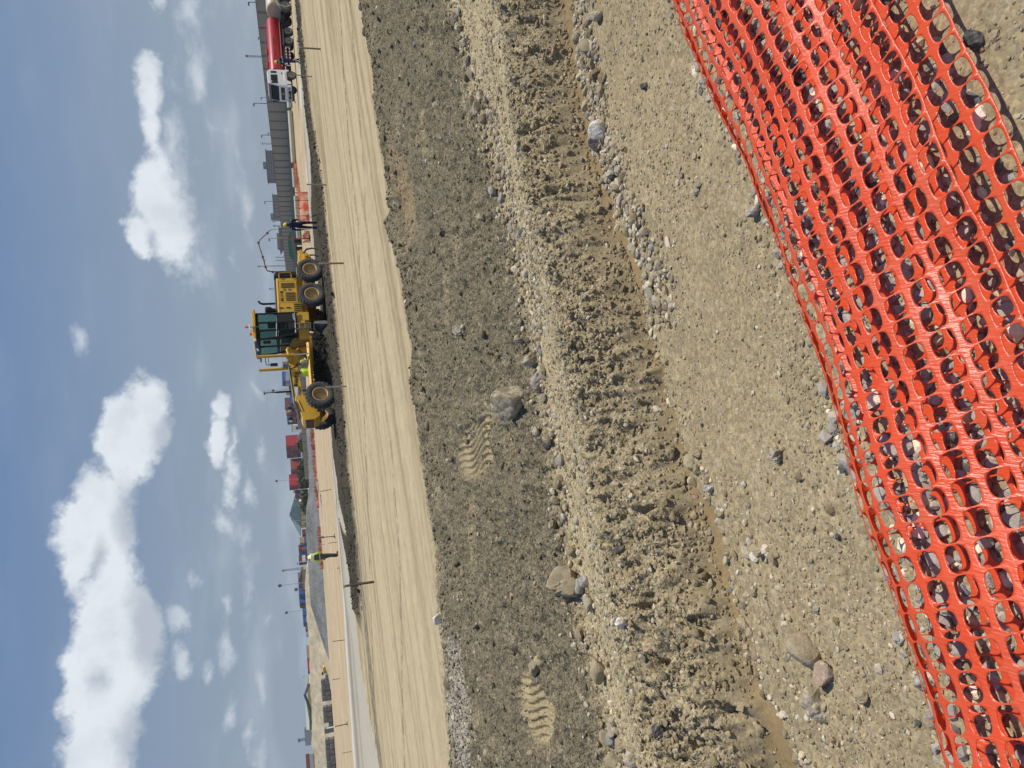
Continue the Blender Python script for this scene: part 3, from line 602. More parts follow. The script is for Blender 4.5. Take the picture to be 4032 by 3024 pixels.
rock(2235, 2300, .21, .17, 'tan', 'large tan boulder at the foot of the dark slope beside a grey banded stone', 14, 1.0, .2)
rock(2358, 515, .105, .085, 'white', 'bright white angular stone at the top of the cobble row by the gully', 5, .8, 0, rough=.05)
rock(2340, 567, .10, .07, 'purple', 'purplish grey lump right beside the bright white stone', 6, .9, .4)
rock(2093, 1420, .115, .09, 'pale', 'smooth pale boulder casting a dark shadow in the pale hollow', 27, .9, .3, soft=.3)
rock(2115, 1500, .17, .08, 'purple', 'long purplish slab lying in the hollow next to the smooth pale boulder', 8, .5, .1)
rock(2300, 2290, .07, .06, 'grey', 'grey banded stone touching the lower side of the tan boulder', 9, .8, .2, rough=.05)
rock(2120, 2628, .115, .08, 'tan', 'rounded tan stone just above the lower bucket-tooth marks', 10, .9, .2)
rock(2335, 2645, .16, .08, 'tan', 'long flat-topped tan stone at the lower edge of the dark slope', 11, .55, .15, soft=.02, rough=.05)
rock(1728, 2436, .15, .11, 'white', 'white stone lying alone where the road edge crumbles', 12, .9, .2)
rock(2490, 2990, .09, .07, 'pale', 'creamy yellow stone on the pale bank near the edge of the photo', 13, .9, .2)
rock(2440, 2932, .09, .06, 'tan', 'smooth tan stone above the creamy yellow stone on the pale bank', 34, .9, .2, soft=.4)
rock(2499, 2442, .06, .045, 'white', 'white and grey stone on the crest of the bank', 15, .8, .2)
rock(2450, 2160, .05, .04, 'dark', 'small blackish stone on the pale side of the bank', 16, .8, .2)
rock(2572, 2880, .06, .045, 'dark', 'dark grey stone on the bank with smooth brown soil around it', 18, .8, .2)
rock(3240, 2660, .095, .05, 'pink', 'pinkish brown flat rock in front of the cracked mud slab', 19, .75, -.4, soft=.03, rough=.04)
rock(3162, 2560, .16, .06, 'tan', 'cracked slab of dried mud in the near ground', 20, .8, .3, soft=.3, rough=.05, sink=.55)
rock(3200, 2760, .14, .055, 'muddy', 'dark mud slab with a deep crack along one side', 21, .6, .4, soft=.3, rough=.08, sink=.5)
rock(3390, 2742, .05, .04, 'tan', 'rounded tan pebble standing alone beyond the pinkish rock', 22, .9, .2, soft=.3)
rock(3055, 1795, .06, .04, 'pale', 'knobbly pale stone in the middle of the smooth near ground', 23, .8, .3, rough=.2)
rock(2745, 1790, .045, .035, 'tan', 'tan stone at the gully rim, upper of a near pair', 24)
rock(2788, 1922, .045, .04, 'grey', 'grey stone at the gully rim, lower of a near pair', 25)
rock(2990, 2172, .045, .04, 'tan', 'crumbling tan stone above a chain of small stones', 26)
rock(2535, 340, .035, .03, 'dark', 'small dark stone standing on the bare ground above the netting', 28)
rock(1803, 108, .22, .09, 'pale', 'long pale stone lying at the dark slope foot near the top corner', 29, .45, 1.2, zg=0)
rock(1870, 372, .12, .08, 'pale', 'pale split stone at the slope foot with a black crack', 30, .6, .6)
rock(1902, 470, .10, .08, 'tan', 'brown cracked cobble in the stone row at the slope foot', 31)
rock(2306, 183, .10, .06, 'tan', 'smooth egg-shaped tan cobble near the top of the cobble row', 32, .65, 1.0, soft=.5, rough=.02)
rock(2347, 62, .09, .06, 'muddy', 'dark rounded cobble at the very top of the cobble row', 33, .6, 1.2, soft=.4, rough=.03)
rock(1906, 855, .10, .07, 'muddy', 'dark elongated stone with a black shadow low on the slope', 35, .5, .6, soft=.3)
rock(1790, 1300, .12, .09, 'pale', 'pale angular stone halfway up the dark slope', 36, .8, .3, soft=.05)
rock(2052, 1330, .07, .06, 'pale', 'small pale block at the edge of the pale hollow', 37)
rock(3100, 915, .07, .05, 'grey', 'flat bluish grey stone against the far edge of the netting', 38, .6, .5, soft=.1)
rock(3010, 790, .06, .05, 'grey', 'square grey stone leaning at the netting edge', 39)
rock(2965, 835, .05, .045, 'grey', 'largest loose grey stone a little away from the netting', 40)
rock(3645, 2690, .055, .05, 'grey', 'pale grey rounded stone just clear of the netting edge', 41, .9, 0, soft=.3)
rock(3830, 155, .05, .04, 'dark', 'dark stone on the bare ground beyond the near edge of the netting', 42)
shp = []
for k in range(8):
    v, f = rock_shape(3, 300 + k, 9, .0, .05); me = bpy.data.meshes.new('cobble'); me.from_pydata((v * np.array([.5, .4, .32])).tolist(), [], f.tolist()); me.update()
    smooth_angle(me, 22); me.materials.append(RM[('tan', 'tan', 'pale', 'grey', 'muddy', 'tan', 'pale', 'pale')[k]]); shp.append(me)
def cobbles(fn, n, x0, x1, w, off, s0, s1, label, group):
    for i in range(n):
        x = rng.uniform(x0, x1); y = fn(np.array([x]))[0] + off + rng.normal(0, w); s = rng.uniform(s0, s1)
        o = bpy.data.objects.new('cobble', shp[rng.integers(0, 8)]); COL.objects.link(o); o.scale = (s, s, s); o.rotation_euler = (rng.uniform(-.3, .3), rng.uniform(-.3, .3), rng.uniform(0, 6.3))
        o.location = (x, y, H1(x, y) + s * .2); tag(o, label, 'cobble', group)
cobbles(L_gully, 60, .3, 2.3, .075, -.15, .028, .058, 'small rounded cobble in the stone row along the rim of the brown gully', 'cobbles along the gully rim')
cobbles(L_valley, 50, -2.2, 3.6, .07, -.04, .05, .10, 'stone in the row along the foot of the dark slope', 'stones along the slope foot')
# ------------------------------------------------------------------ orange safety netting lying folded on the ground
def net_mat():
    m, nt, b = mat_new('orange_plastic'); L = nt.links.new
    tc = node(nt, 'ShaderNodeTexCoord'); n1 = node(nt, 'ShaderNodeTexNoise'); n1.inputs['Scale'].default_value = 9; n1.inputs['Detail'].default_value = 6; L(tc.outputs['Object'], n1.inputs['Vector'])
    L(mixc(nt, mapr(nt, n1.outputs[0], .35, .7), (.90, .118, .026), (.84, .15, .05)), b.inputs['Base Color'])
    b.inputs['Roughness'].default_value = .36; b.inputs['Specular IOR Level'].default_value = .85
    n2 = node(nt, 'ShaderNodeTexNoise'); n2.inputs['Scale'].default_value = 1; n2.inputs['Detail'].default_value = 3
    mp = node(nt, 'ShaderNodeMapping'); mp.inputs['Rotation'].default_value = (0, 0, R(-25)); mp.inputs['Scale'].default_value = (150, 22, 40); L(tc.outputs['Object'], mp.inputs[0]); L(mp.outputs[0], n2.inputs['Vector'])
    bp = node(nt, 'ShaderNodeBump'); bp.inputs['Strength'].default_value = .55; bp.inputs['Distance'].default_value = .0055; L(n2.outputs[0], bp.inputs['Height']); L(bp.outputs[0], b.inputs['Normal'])
    tr = node(nt, 'ShaderNodeBsdfTranslucent'); tr.inputs[0].default_value = (.92, .14, .03, 1)
    mx = node(nt, 'ShaderNodeMixShader'); mx.inputs[0].default_value = .38
    L(b.outputs[0], mx.inputs[1]); L(tr.outputs[0], mx.inputs[2]); L(mx.outputs[0], nt.nodes['Material Output'].inputs[0])
    return m
ORANGE = net_mat()
def spline(P, n=400):
    P = np.array(P, float); k = len(P); out = []
    Q = np.vstack([2 * P[0] - P[1], P, 2 * P[-1] - P[-2]])
    for i in range(k - 1):
        t = np.linspace(0, 1, n // (k - 1), endpoint=False)[:, None]; a, b_, c, d = Q[i], Q[i + 1], Q[i + 2], Q[i + 3]
        out.append(.5 * ((2 * b_) + (c - a) * t + (2 * a - 5 * b_ + 4 * c - d) * t ** 2 + (3 * b_ - a - 3 * c + d) * t ** 3))
    return np.vstack(out + [P[-1:]])
def build_net():
    sec = spline([(.76, .035), (.60, .030), (.40, .022), (.2, .02), (.06, .022), (-.02, .06), (-.01, .12), (.08, .18), (.20, .215), (.33, .205), (.46, .165), (.57, .12), (.66, .105)])
    s = np.concatenate([[0], np.cumsum(np.linalg.norm(np.diff(sec, axis=0), axis=1))])
    pa, pb = .067, .073
    nb = int(s[-1] / pb); pb = s[-1] / nb; Lx0, Lx1 = -1.9, 2.9
    xs = np.linspace(Lx0, Lx1, 300); ys = L_net(xs) - .10; ys = np.convolve(np.pad(ys, 30, 'reflect', reflect_type='odd'), np.ones(61) / 61, 'valid')
    ls = np.concatenate([[0], np.cumsum(np.hypot(np.diff(xs), np.diff(ys)))]); na = int(ls[-1] / pa)
    ang = np.arange(24) * math.pi / 12; ca, sa = np.cos(ang), np.sin(ang)
    sq = np.stack([ca, sa], 1) / np.maximum(np.abs(ca), np.abs(sa))[:, None] * .5
    ex = 2.7; hol = np.stack([np.sign(ca) * np.abs(ca) ** (2 / ex) * .476, np.sign(sa) * np.abs(sa) ** (2 / ex) * .38], 1)
    mid = sq * .0 + hol + (sq - hol) * .5
    cell = np.vstack([sq, mid, hol]); nc = 24
    f = np.array([(k * nc + i, k * nc + (i + 1) % nc, (k + 1) * nc + (i + 1) % nc, (k + 1) * nc + i) for k in range(2) for i in range(nc)])
    I, J = np.meshgrid(np.arange(na), np.arange(nb), indexing='ij'); n = na * nb
    U = (I.ravel()[:, None] + .5 + cell[None, :, 0]) * pa; V = (J.ravel()[:, None] + .5 + cell[None, :, 1]) * pb
    # the strip is pulled a little out of square
    U = U + .03 * np.sin(V * 3.1) + .05 * V
    U = U.ravel(); V = V.ravel()
    w = np.interp(V, s, sec[:, 0]); h = np.interp(V, s, sec[:, 1])
    bx = np.interp(U, ls, xs); by = np.interp(U, ls, ys)
    slope = np.gradient(ys, xs); sl = np.interp(bx, xs, np.convolve(np.pad(slope, 40, 'edge'), np.ones(81) / 81, 'valid')); nx = sl / np.hypot(1, sl); ny = -1 / np.hypot(1, sl)
    wob = .018 * perlin(U * 1.3, V * 2.0, 3) + .010 * perlin(U * 3.7, V * 4.0, 5)
    top = sstep(.03, .12, h); wide = 1 + .05 * perlin(U * .8, U * 0, 9)
    hh = h * (1 + .22 * top * perlin(U * .9, V * .6, 11)) + wob * (.25 + top)
    w = w * wide + .012 * perlin(U * 2.5, V * 2, 13)
    X = bx + nx * w; Y = by + ny * w; Z = np.maximum(hh, .012) + .006
    Q = (f[None] + (np.arange(n) * len(cell))[:, None, None]).reshape(-1, 4)
    o = grid_mesh('safety_netting', np.stack([X, Y, Z], 1), Q, ORANGE, True)
    bm = bmesh.new(); bm.from_mesh(o.data); bmesh.ops.remove_doubles(bm, verts=bm.verts[:], dist=.0008); bm.to_mesh(o.data); bm.free()
    so = o.modifiers.new('solidify', 'SOLIDIFY'); so.thickness = .0012; so.offset = 0
    tag(o, 'bright orange plastic safety netting lying folded over crushed grey stone', 'netting')
build_net()
# ------------------------------------------------------------------ vehicles
YEL = paint('machine_yellow', (.78, .45, .045), .40, dirt=.28, dirtcol=(.42, .29, .10), scale=1.6)
YELD = paint('machine_yellow_greasy', (.34, .19, .03), .55, dirt=.7, dirtcol=(.12, .08, .04), scale=4)
BLK = paint('machine_black', (.016, .016, .018), .45, dirt=.2, dirtcol=(.06, .05, .04))
DGY = paint('machine_dark_grey', (.07, .07, .075), .5, dirt=.4, dirtcol=(.14, .12, .09))
RUB = paint('tyre_rubber', (.095, .092, .085), .85, dirt=.6, dirtcol=(.17, .15, .115), scale=5, bump=.3, bscale=40, spec=.25)
RIMY = paint('rim_tan', (.62, .43, .19), .5, dirt=.5, dirtcol=(.42, .30, .16), scale=4)
STEEL = paint('worn_steel', (.30, .29, .275), .45, metal=.5, dirt=.6, dirtcol=(.16, .14, .11), scale=2.5)
CHROME = paint('rod_chrome', (.6, .6, .6), .2, metal=1.0, dirt=.1)
WHITE = paint('white_paint', (.78, .79, .80), .38, dirt=.15, dirtcol=(.55, .52, .46))
REDP = paint('red_paint', (.46, .028, .035), .42, dirt=.75, dirtcol=(.20, .05, .045), scale=.8)
REDD = paint('red_paint_dusty', (.45, .05, .04), .5, dirt=.45, dirtcol=(.35, .16, .11), scale=3)
MAROON = paint('maroon_plate', (.16, .035, .02), .6, dirt=.5, dirtcol=(.10, .05, .03), scale=6)
ORL = paint('beacon_orange', (.75, .19, .02), .25, dirt=.05)
GREYP = paint('grey_plastic', (.25, .26, .27), .5, dirt=.3)
LAMP = paint('lamp_glass', (.85, .85, .82), .12, dirt=.02)
LETTER = paint('lettering_black', (.012, .011, .011), .5, dirt=.05)
LETTERR = paint('lettering_red', (.45, .03, .02), .5, dirt=.05)
VENT = paint('louvre', (.30, .19, .04), .6, dirt=.6, dirtcol=(.14, .09, .03), scale=8)
CLOTHG = paint('hose_black', (.02, .02, .02), .6, dirt=.1)
def glass_mat(name, tint, gloss=.12, alpha=.6):
    m, nt, b = mat_new(name); L = nt.links.new
    t = node(nt, 'ShaderNodeBsdfTransparent'); t.inputs[0].default_value = (*tint, 1)
    b.inputs['Base Color'].default_value = (.015, .025, .025, 1); b.inputs['Roughness'].default_value = .06; b.inputs['Specular IOR Level'].default_value = .6
    mx = node(nt, 'ShaderNodeMixShader'); mx.inputs[0].default_value = alpha
    L(b.outputs[0], mx.inputs[1]); L(t.outputs[0], mx.inputs[2]); L(mx.outputs[0], nt.nodes['Material Output'].inputs[0])
    return m
GLASS = glass_mat('tinted_glass', (.62, .76, .73), alpha=.84)
GLASSD = glass_mat('dark_glass', (.20, .25, .27), alpha=.45)
def text_part(name, body, size, mat, parent, loc, rot, extrude=.004, align='LEFT', shear=0.0, bold=0.0, sx=1.0):
    cu = bpy.data.curves.new(name, 'FONT'); cu.body = body; cu.size = size; cu.extrude = extrude; cu.align_x = align; cu.shear = shear; cu.offset = bold
    tmp = bpy.data.objects.new('tmp_text', cu); COL.objects.link(tmp)
    dg = bpy.context.evaluated_depsgraph_get(); me = bpy.data.meshes.new_from_object(tmp.evaluated_get(dg)); bpy.data.objects.remove(tmp); me.name = name
    me.materials.clear(); me.materials.append(mat)
    o = bpy.data.objects.new(name, me); COL.objects.link(o); o.parent = parent; o.location = loc; o.rotation_euler = rot; o.scale = (sx, 1, 1)
    return o
def wheel(parent, loc, Rr, w, rim_r, lug=True, rimmat=None, side=1, steer=0.0, lean=0.0, dish=.10, protos={}):
    key = (Rr, w, rim_r, lug, side, rimmat.name)
    e = part_empty('wheel', parent, loc, (lean, 0, steer))
    if key not in protos:
        t = MB(); h = w / 2; sh = Rr * .93
        t.lathe([(rim_r, -h * .72), (rim_r + .03, -h * .86), ((rim_r + Rr) / 2, -h), (sh - .04, -h * .95), (sh, -h * .80), (sh + .015, 0), (sh, h * .80), (sh - .04, h * .95), ((rim_r + Rr) / 2, h), (rim_r + .03, h * .86), (rim_r, h * .72)], axis=(0, 1, 0), n=48, closed=True)
        if lug:
            n = 22
            for sgn in (-1, 1):
                for i in range(n):
                    a = (i + (.5 if sgn > 0 else 0)) * 2 * math.pi / n
                    pl = []
                    m_ = rotm(0, -a, 0)
                    b_ = np.array([(sh - .02, .02), (Rr, .02), (Rr, h * .84), (sh - .01, h * 1.0), (sh - .10, h * 1.02), (sh - .08, h * .6)])
                    for tt, off in ((-.055, 0), (.055, 0)):
                        for (r_, yy) in b_: pl.append((r_, yy * sgn, tt + (.10 * (yy / h) - .02)))
                    k = len(b_); vs = np.array(pl) @ m_.T
                    fs = [tuple(range(k)), tuple(range(2 * k - 1, k - 1, -1))] + [(q, (q + 1) % k, k + (q + 1) % k, k + q) for q in range(k)]
                    t.add(vs, fs)
        r = MB(); s_ = side
        r.lathe([(rim_r + .012, h * .74 * s_), (rim_r + .02, h * .86 * s_), (rim_r - .015, h * .88 * s_), (rim_r - .03, h * .6 * s_), (rim_r - .05, (h * .86 - dish - .04) * s_), (rim_r * .62, (h * .86 - dish - .08) * s_), (rim_r * .45, (h * .86 - dish - .03) * s_), (rim_r * .2, (h * .86 - dish) * s_), (.001, (h * .86 - dish) * s_)], axis=(0, 1, 0), n=40)
        r.lathe([(rim_r + .012, -h * .74 * s_), (rim_r - .03, -h * .7 * s_), (rim_r - .05, -h * .2 * s_), (.001, -h * .2 * s_)], axis=(0, 1, 0), n=32)
        for i in range(10):
            a = i * math.pi / 5; r.cyl((math.cos(a) * rim_r * .52, (h * .86 - dish - .06) * s_, math.sin(a) * rim_r * .52), (math.cos(a) * rim_r * .52, (h * .86 - dish + .01) * s_, math.sin(a) * rim_r * .52), .016, n=6)
        mt = t.mesh('tyre'); mt.materials.append(RUB); smooth_angle(mt, 30); mr = r.mesh('rim'); mr.materials.append(rimmat); smooth_angle(mr, 40)
        protos[key] = (mt, mr)
    for nm, me in zip(('tyre', 'rim'), protos[key]):
        o = bpy.data.objects.new(nm, me); COL.objects.link(o); o.parent = e
    return e

# ---- motor grader: local x forward, y to its left (the side towards the photographer)
GA = R(180 + 29)
def build_grader():
    left = np.array([-math.sin(GA), math.cos(GA)])
    c = G(1277, 1111, .12)[:2] - 1.08 * left
    g = thing('motor_grader', 'yellow motor grader with glazed cab pushing dark gravel with its blade', 'motor grader', (c[0], c[1], .12), GA)
    MA = .66
    WB = 6.55
    for x in (-.78, .78):
        for s in (1, -1): wheel(g, (x, 1.08 * s, MA), .66, .36, .345, True, RIMY, s, dish=.13)
    for s in (1, -1): wheel(g, (WB, 1.06 * s, MA), .68, .36, .355, True, RIMY, s, steer=R(4), lean=R(-3), dish=.12)
    m = MB()
    for s in (1, -1): m.box((0, .78 * s, .66), (2.1, .16, .42)).box((0, .78 * s, .95), (1.2, .14, .22))
    m.build('tandem_case', YELD, g, .03)
    m = MB().box((.4, 0, 1.12), (3.9, .85, .42)).box((-1.35, 0, 1.0), (.5, 1.7, .5)); m.build('rear_frame', YEL, g, .03)
    m = MB().prism([(-.78, 1.3), (1.5, 1.3), (1.5, 2.36), (-.78, 2.36)], -.56, .56); m.build('hood', YEL, g, .05)
    m = MB()                                        # raised panel edges and door seams on the hood sides
    for s in (1, -1):
        y = .562 * s
        for (x0, x1, z0, z1) in ((-.55, .78, 1.40, 2.28), (.80, 1.46, 1.28, 2.28)):
            m.box(((x0 + x1) / 2, y, z1), (x1 - x0, .02, .025)).box(((x0 + x1) / 2, y, z0), (x1 - x0, .02, .025)).box((x0, y, (z0 + z1) / 2), (.025, .02, z1 - z0)).box((x1, y, (z0 + z1) / 2), (.025, .02, z1 - z0))
    m.build('panel_frame', YEL, g)
    for s in (1, -1):
        for (x0, x1, z0, z1) in ((-.42, -.12, 1.50, 2.14), (.16, .70, 1.48, 1.95), (.86, 1.46, 1.14, 1.58)):
            v = MB(); v.box(((x0 + x1) / 2, .566 * s, (z0 + z1) / 2), (x1 - x0, .012, z1 - z0))
            k = 5
            for i in range(k): v.box((x0 + (i + .5) * (x1 - x0) / k, .578 * s, (z0 + z1) / 2), ((x1 - x0) / k * .55, .02, z1 - z0 - .03), (0, 0, .5))
            v.build('vent', VENT, g)
        for (x, z) in ((.02, 2.0), (.02, 1.75)): MB().box((x - .03, .575 * s, z), (.10, .03, .10)).build('latch', STEEL, g, .01)
        for z in (2.2, 1.85): MB().box((1.12, .578 * s, z), (.05, .03, .2)).build('hinge', DGY, g, .008)
    m = MB().box((.25, 0, 2.41), (1.9, 1.0, .10)); m.build('hood_cover', DGY, g, .04)
    m = MB().prism([(-1.12, 1.35), (-.79, 1.35), (-.79, 2.46), (-1.0, 2.46), (-1.12, 2.3)], -.62, .62); m.build('radiator', BLK, g, .04)
    m = MB().tube([(-.70, .60, 2.2), (-.98, .66, 2.2), (-1.02, .66, 1.85), (-.98, .66, 1.6), (-.72, .6, 1.6)], .02); m.build('grab_rail', YEL, g, smooth=True)
    m = MB().tube([(.62, .25, 2.4), (.62, .25, 3.08), (.56, .25, 3.2), (.44, .25, 3.27)], .055, 12); m.build('exhaust_pipe', BLK, g, smooth=True)
    m = MB().cyl((1.0, .2, 2.4), (1.0, .2, 2.62), .11, n=16).lathe([(.0, 2.98), (.12, 2.98), (.19, 2.93), (.19, 2.72), (.12, 2.62), (0, 2.62)], (1.0, .2, 0), (0, 0, 1), 20).cyl((1.3, .3, 2.4), (1.3, .3, 2.58), .05); m.build('air_cleaner', BLK, g, smooth=True)
    # ripper at the back
    m = MB().prism([(-1.5, .62), (-1.5, 1.15), (-1.85, 1.2), (-2.15, 1.12), (-2.4, 1.22), (-2.5, 1.02), (-2.3, .78), (-2.1, .58), (-1.8, .5)], .55, .68)
    m.prism([(-1.5, .62), (-1.5, 1.15), (-1.85, 1.2), (-2.15, 1.12), (-2.4, 1.22), (-2.5, 1.02), (-2.3, .78), (-2.1, .58), (-1.8, .5)], -.68, -.55).cyl((-1.95, -.9, .8), (-1.95, .9, .8), .12, n=12).box((-1.6, 0, .85), (.3, 1.6, .3))
    m.build('ripper_carriage', YEL, g, .02)
    m = MB()
    for y in (-.8, -.3, .3, .85): m.tube([(-2.1, y, .9), (-2.35, y, .75), (-2.42, y, .45), (-2.3, y, .12)], [.045, .05, .04, .02], 6)
    m.build('ripper_shank', DGY, g)
    # body below the cab, articulation and steps
    m = MB().prism([(1.45, .9), (3.0, .9), (3.0, 1.42), (1.45, 1.52)], -.55, .55); m.build('cab_base', YEL, g, .03)
    m = MB().box((1.75, .6, 1.12), (.5, .14, .5)).box((2.1, .6, 1.2), (.14, .2, .25)); m.build('tool_box', YEL, g, .02)
    m = MB().box((2.32, .86, 1.15), (.05, .05, .7)).box((2.62, .86, 1.15), (.05, .05, .7))
    for z in (.85, 1.1, 1.35): m.box((2.47, .86, z), (.32, .16, .04))
    m.build('steps', STEEL, g, .008)
    # cab
    f = MB()
    for s in (1, -1):
        y = .72 * s
        for a, b_ in (((1.55, 1.5), (1.55, 3.42)), ((2.10, 1.5), (2.08, 3.42)), ((2.52, 1.5), (2.55, 3.42)), ((2.78, 1.5), (2.96, 2.46)), ((2.96, 2.46), (3.08, 3.38)), ((1.52, 3.36), (3.08, 3.36)), ((1.52, 1.55), (2.8, 1.55)), ((2.08, 2.42), (2.96, 2.46))):
            f.tube([(a[0], y, a[1]), (b_[0], y, b_[1])], .055, 4)
        f.box((1.82, y, 1.95), (.52, .04, .88)).prism([(2.08, 2.42), (1.72, 2.42), (2.08, 1.9)], y - .03, y + .03)
        f.box((2.30, y, 1.7), (.36, .03, .4))
    for x, z in ((1.55, 1.55), (1.55, 2.4), (1.55, 3.38), (2.78, 1.55), (2.96, 2.46), (3.07, 3.36)): f.cyl((x, -.72, z), (x, .72, z), .05, n=6)
    f.tube([(2.96, 0, 2.46), (3.07, 0, 3.36)], .025, 4)
    f.box((2.2, 0, 1.52), (1.3, 1.4, .08)).box((1.54, 0, 2.0), (.04, 1.4, .85)); f.build('cab_frame', BLK, g)
    for s in (1, -1):
        y = .72 * s
        for nm, poly in (('side_window', [(1.6, 2.45), (2.06, 2.45), (2.06, 3.32), (1.6, 3.32)]), ('door_window', [(2.12, 1.9), (2.5, 1.9), (2.52, 3.32), (2.12, 3.32)]), ('front_quarter_window', [(2.57, 1.6), (2.78, 1.6), (2.94, 2.46), (3.04, 3.32), (2.58, 3.32)])):
            MB().prism(poly, y - .006, y + .006).build(nm, GLASS, g)
    MB().add([(2.97, -.70, 2.5), (2.97, .70, 2.5), (3.06, .70, 3.34), (3.06, -.70, 3.34)], [(0, 1, 2, 3)]).add([(2.80, -.70, 1.6), (2.80, .70, 1.6), (2.95, .70, 2.42), (2.95, -.70, 2.42)], [(0, 1, 2, 3)]).build('windscreen', GLASS, g)
    MB().add([(1.56, -.70, 2.45), (1.56, .70, 2.45), (1.56, .70, 3.34), (1.56, -.70, 3.34)], [(0, 1, 2, 3)]).build('rear_window', GLASS, g)
    m = MB().box((1.95, 0, 2.0), (.5, .5, .12)).box((1.74, 0, 2.45), (.14, .48, .9)).box((1.95, 0, 1.75), (.35, .35, .4)); m.build('seat', BLK, g, .05)
    m = MB().box((2.6, 0, 1.9), (.2, .5, .75)).cyl((2.48, 0, 2.3), (2.44, 0, 2.34), .2, n=16); m.build('steering_console', BLK, g, .03)
    m = MB().prism([(1.34, 3.43), (3.10, 3.43), (3.08, 3.54), (2.9, 3.58), (1.5, 3.58), (1.36, 3.52)], -.86, .86); m.build('roof', YEL, g, .02)
    m = MB().prism([(3.10, 3.36), (3.11, 3.53), (3.30, 3.44), (3.42, 3.30), (3.28, 3.28)], -.84, .84); m.build('sun_visor', BLK, g, .02)
    for (x, y, z) in ((3.18, .87, 3.46), (3.36, .3, 3.38), (3.36, -.66, 3.38)): MB().box((x, y, z), (.13, .10, .11)).build('work_light', LAMP, g, .02)
    m = MB().cyl((2.0, .3, 3.58), (2.0, .3, 3.78), .015, n=6).cyl((2.0, .3, 3.78), (2.0, .3, 3.95), .07, .055, n=12); m.build('beacon', ORL, g)
    m = MB().cyl((2.28, .1, 3.58), (2.28, .1, 3.75), .10, .08, n=14); m.build('beacon', ORL, g)
    m = MB().tube([(2.4, .80, 3.1), (2.42, .90, 3.5), (2.42, .90, 3.70)], .022, 6).tube([(2.30, .92, 3.72), (2.6, .92, 3.66)], .02, 6).tube([(2.6, .92, 3.66), (2.7, .9, 3.5)], .012, 5); m.build('aerial_bracket', STEEL, g)
    m = MB().tube([(3.1, -.70, 3.1), (3.35, -.92, 3.12), (3.50, -.95, 3.05), (3.50, -.95, 2.9)], .02, 6).tube([(3.05, -.70, 2.95), (3.35, -.92, 2.98), (3.5, -.95, 2.95)], .015, 6); m.build('mirror_arm', BLK, g)
    for (x, y, z) in ((3.50, -.95, 2.72), (2.95, .30, 2.95)): MB().box((x, y, z), (.11, .20, .36)).build('mirror', BLK, g, .04)
    MB().box((1.76, .755, 1.62), (.26, .012, .10)).build('sticker', paint('sticker_green', (.22, .45, .36), .5), g)
    MB().box((1.95, .755, 1.60), (.08, .012, .07)).build('sticker', WHITE, g)
    # front frame: gooseneck, sloping beam, nose box, push block
    m = MB().prism([(2.55, .95), (2.58, 1.35), (2.85, 1.62), (3.2, 1.90), (3.6, 2.04), (4.15, 2.0), (4.3, 1.95), (6.35, 1.80), (6.35, 1.36), (4.35, 1.58), (3.8, 1.5), (3.45, 1.05), (3.2, .72), (2.8, .68)], -.19, .19); m.build('front_frame', YEL, g, .03)
    m = MB().prism([(2.58, .80), (2.62, 1.3), (2.9, 1.72), (3.18, 1.9), (3.38, 1.78), (3.30, 1.3), (3.12, .9), (2.92, .72)], .20, .40); m.build('gooseneck_plate', YELD, g, .03)
    m = MB()
    for k in range(4): m.box((2.76 + .12 * k, .405, 1.05 + .16 * k), (.02, .012, .45))
    m.build('plate_rib', YEL, g)
    MB().tube([(4.25, 0, 1.98), (6.3, 0, 1.86), (6.98, 0, 1.66)], .05, 4).build('hose_cover', BLK, g)
    m = MB().prism([(4.25, 1.965), (6.36, 1.81), (6.36, 1.85), (4.25, 2.01)], -.20, .20).prism([(6.36, 1.82), (7.0, 1.64), (7.0, 1.69), (6.36, 1.87)], -.40, .42); m.build('top_plate', DGY, g)
    m = MB().prism([(6.1, 1.80), (6.3, 1.82), (7.0, 1.64), (7.0, .82), (6.8, .78), (6.45, 1.0), (6.1, 1.36)], -.36, .36); m.build('nose_box', YEL, g, .03)
    m = MB().tube([(6.35, .37, 1.68), (6.95, .37, 1.50)], .025, 6); m.build('nose_rib', YEL, g)
    m = MB().prism([(7.02, .95), (7.02, 1.60), (7.38, 1.52), (7.46, 1.42), (7.46, .98), (7.3, .72), (7.1, .72)], -.45, .45); m.build('push_block', YEL, g, .02)
    m = MB().box((7.475, 0, 1.2), (.03, .8, .36)); m.build('push_plate', MAROON, g, .01)
    m = MB().box((WB, 0, .70), (.28, 1.7, .22)).box((WB, 0, 1.0), (.4, .5, .5)).cyl((WB - .15, -.85, .5), (WB - .15, .85, .5), .05).ell((WB, .75, .66), (.22, .14, .22)).ell((WB, -.75, .66), (.22, .14, .22)); m.build('front_axle', YELD, g, .02)
    for s in (1, -1): MB().tube([(WB + .1, .3 * s, 1.1), (WB + .12, .75 * s, .9)], .035, 8).build('lean_cylinder', CHROME, g, smooth=True)
    for (x, y) in ((6.75, .34), (6.9, -.44)):
        MB().tube([(x - .15, y * .7, 1.62), (x, y, 1.85), (x, y, 2.0)], .03, 6).build('lamp_stalk', YELD, g)
        h = MB().box((x + .02, y, 2.08), (.16, .24, .2)).build('headlight', BLK, g, .04)
        MB().ell((x + .10, y, 2.08), (.04, .1, .085), 10, 6).build('lens', LAMP, h, smooth=True)
    # blade lift cylinders on their saddle
    m = MB().box((3.95, 0, 1.94), (.34, 1.1, .2)).tube([(3.95, .62, 1.95), (3.7, .66, 2.02), (3.5, .5, 1.96)], .08, 8); m.build('saddle', YEL, g, .03)
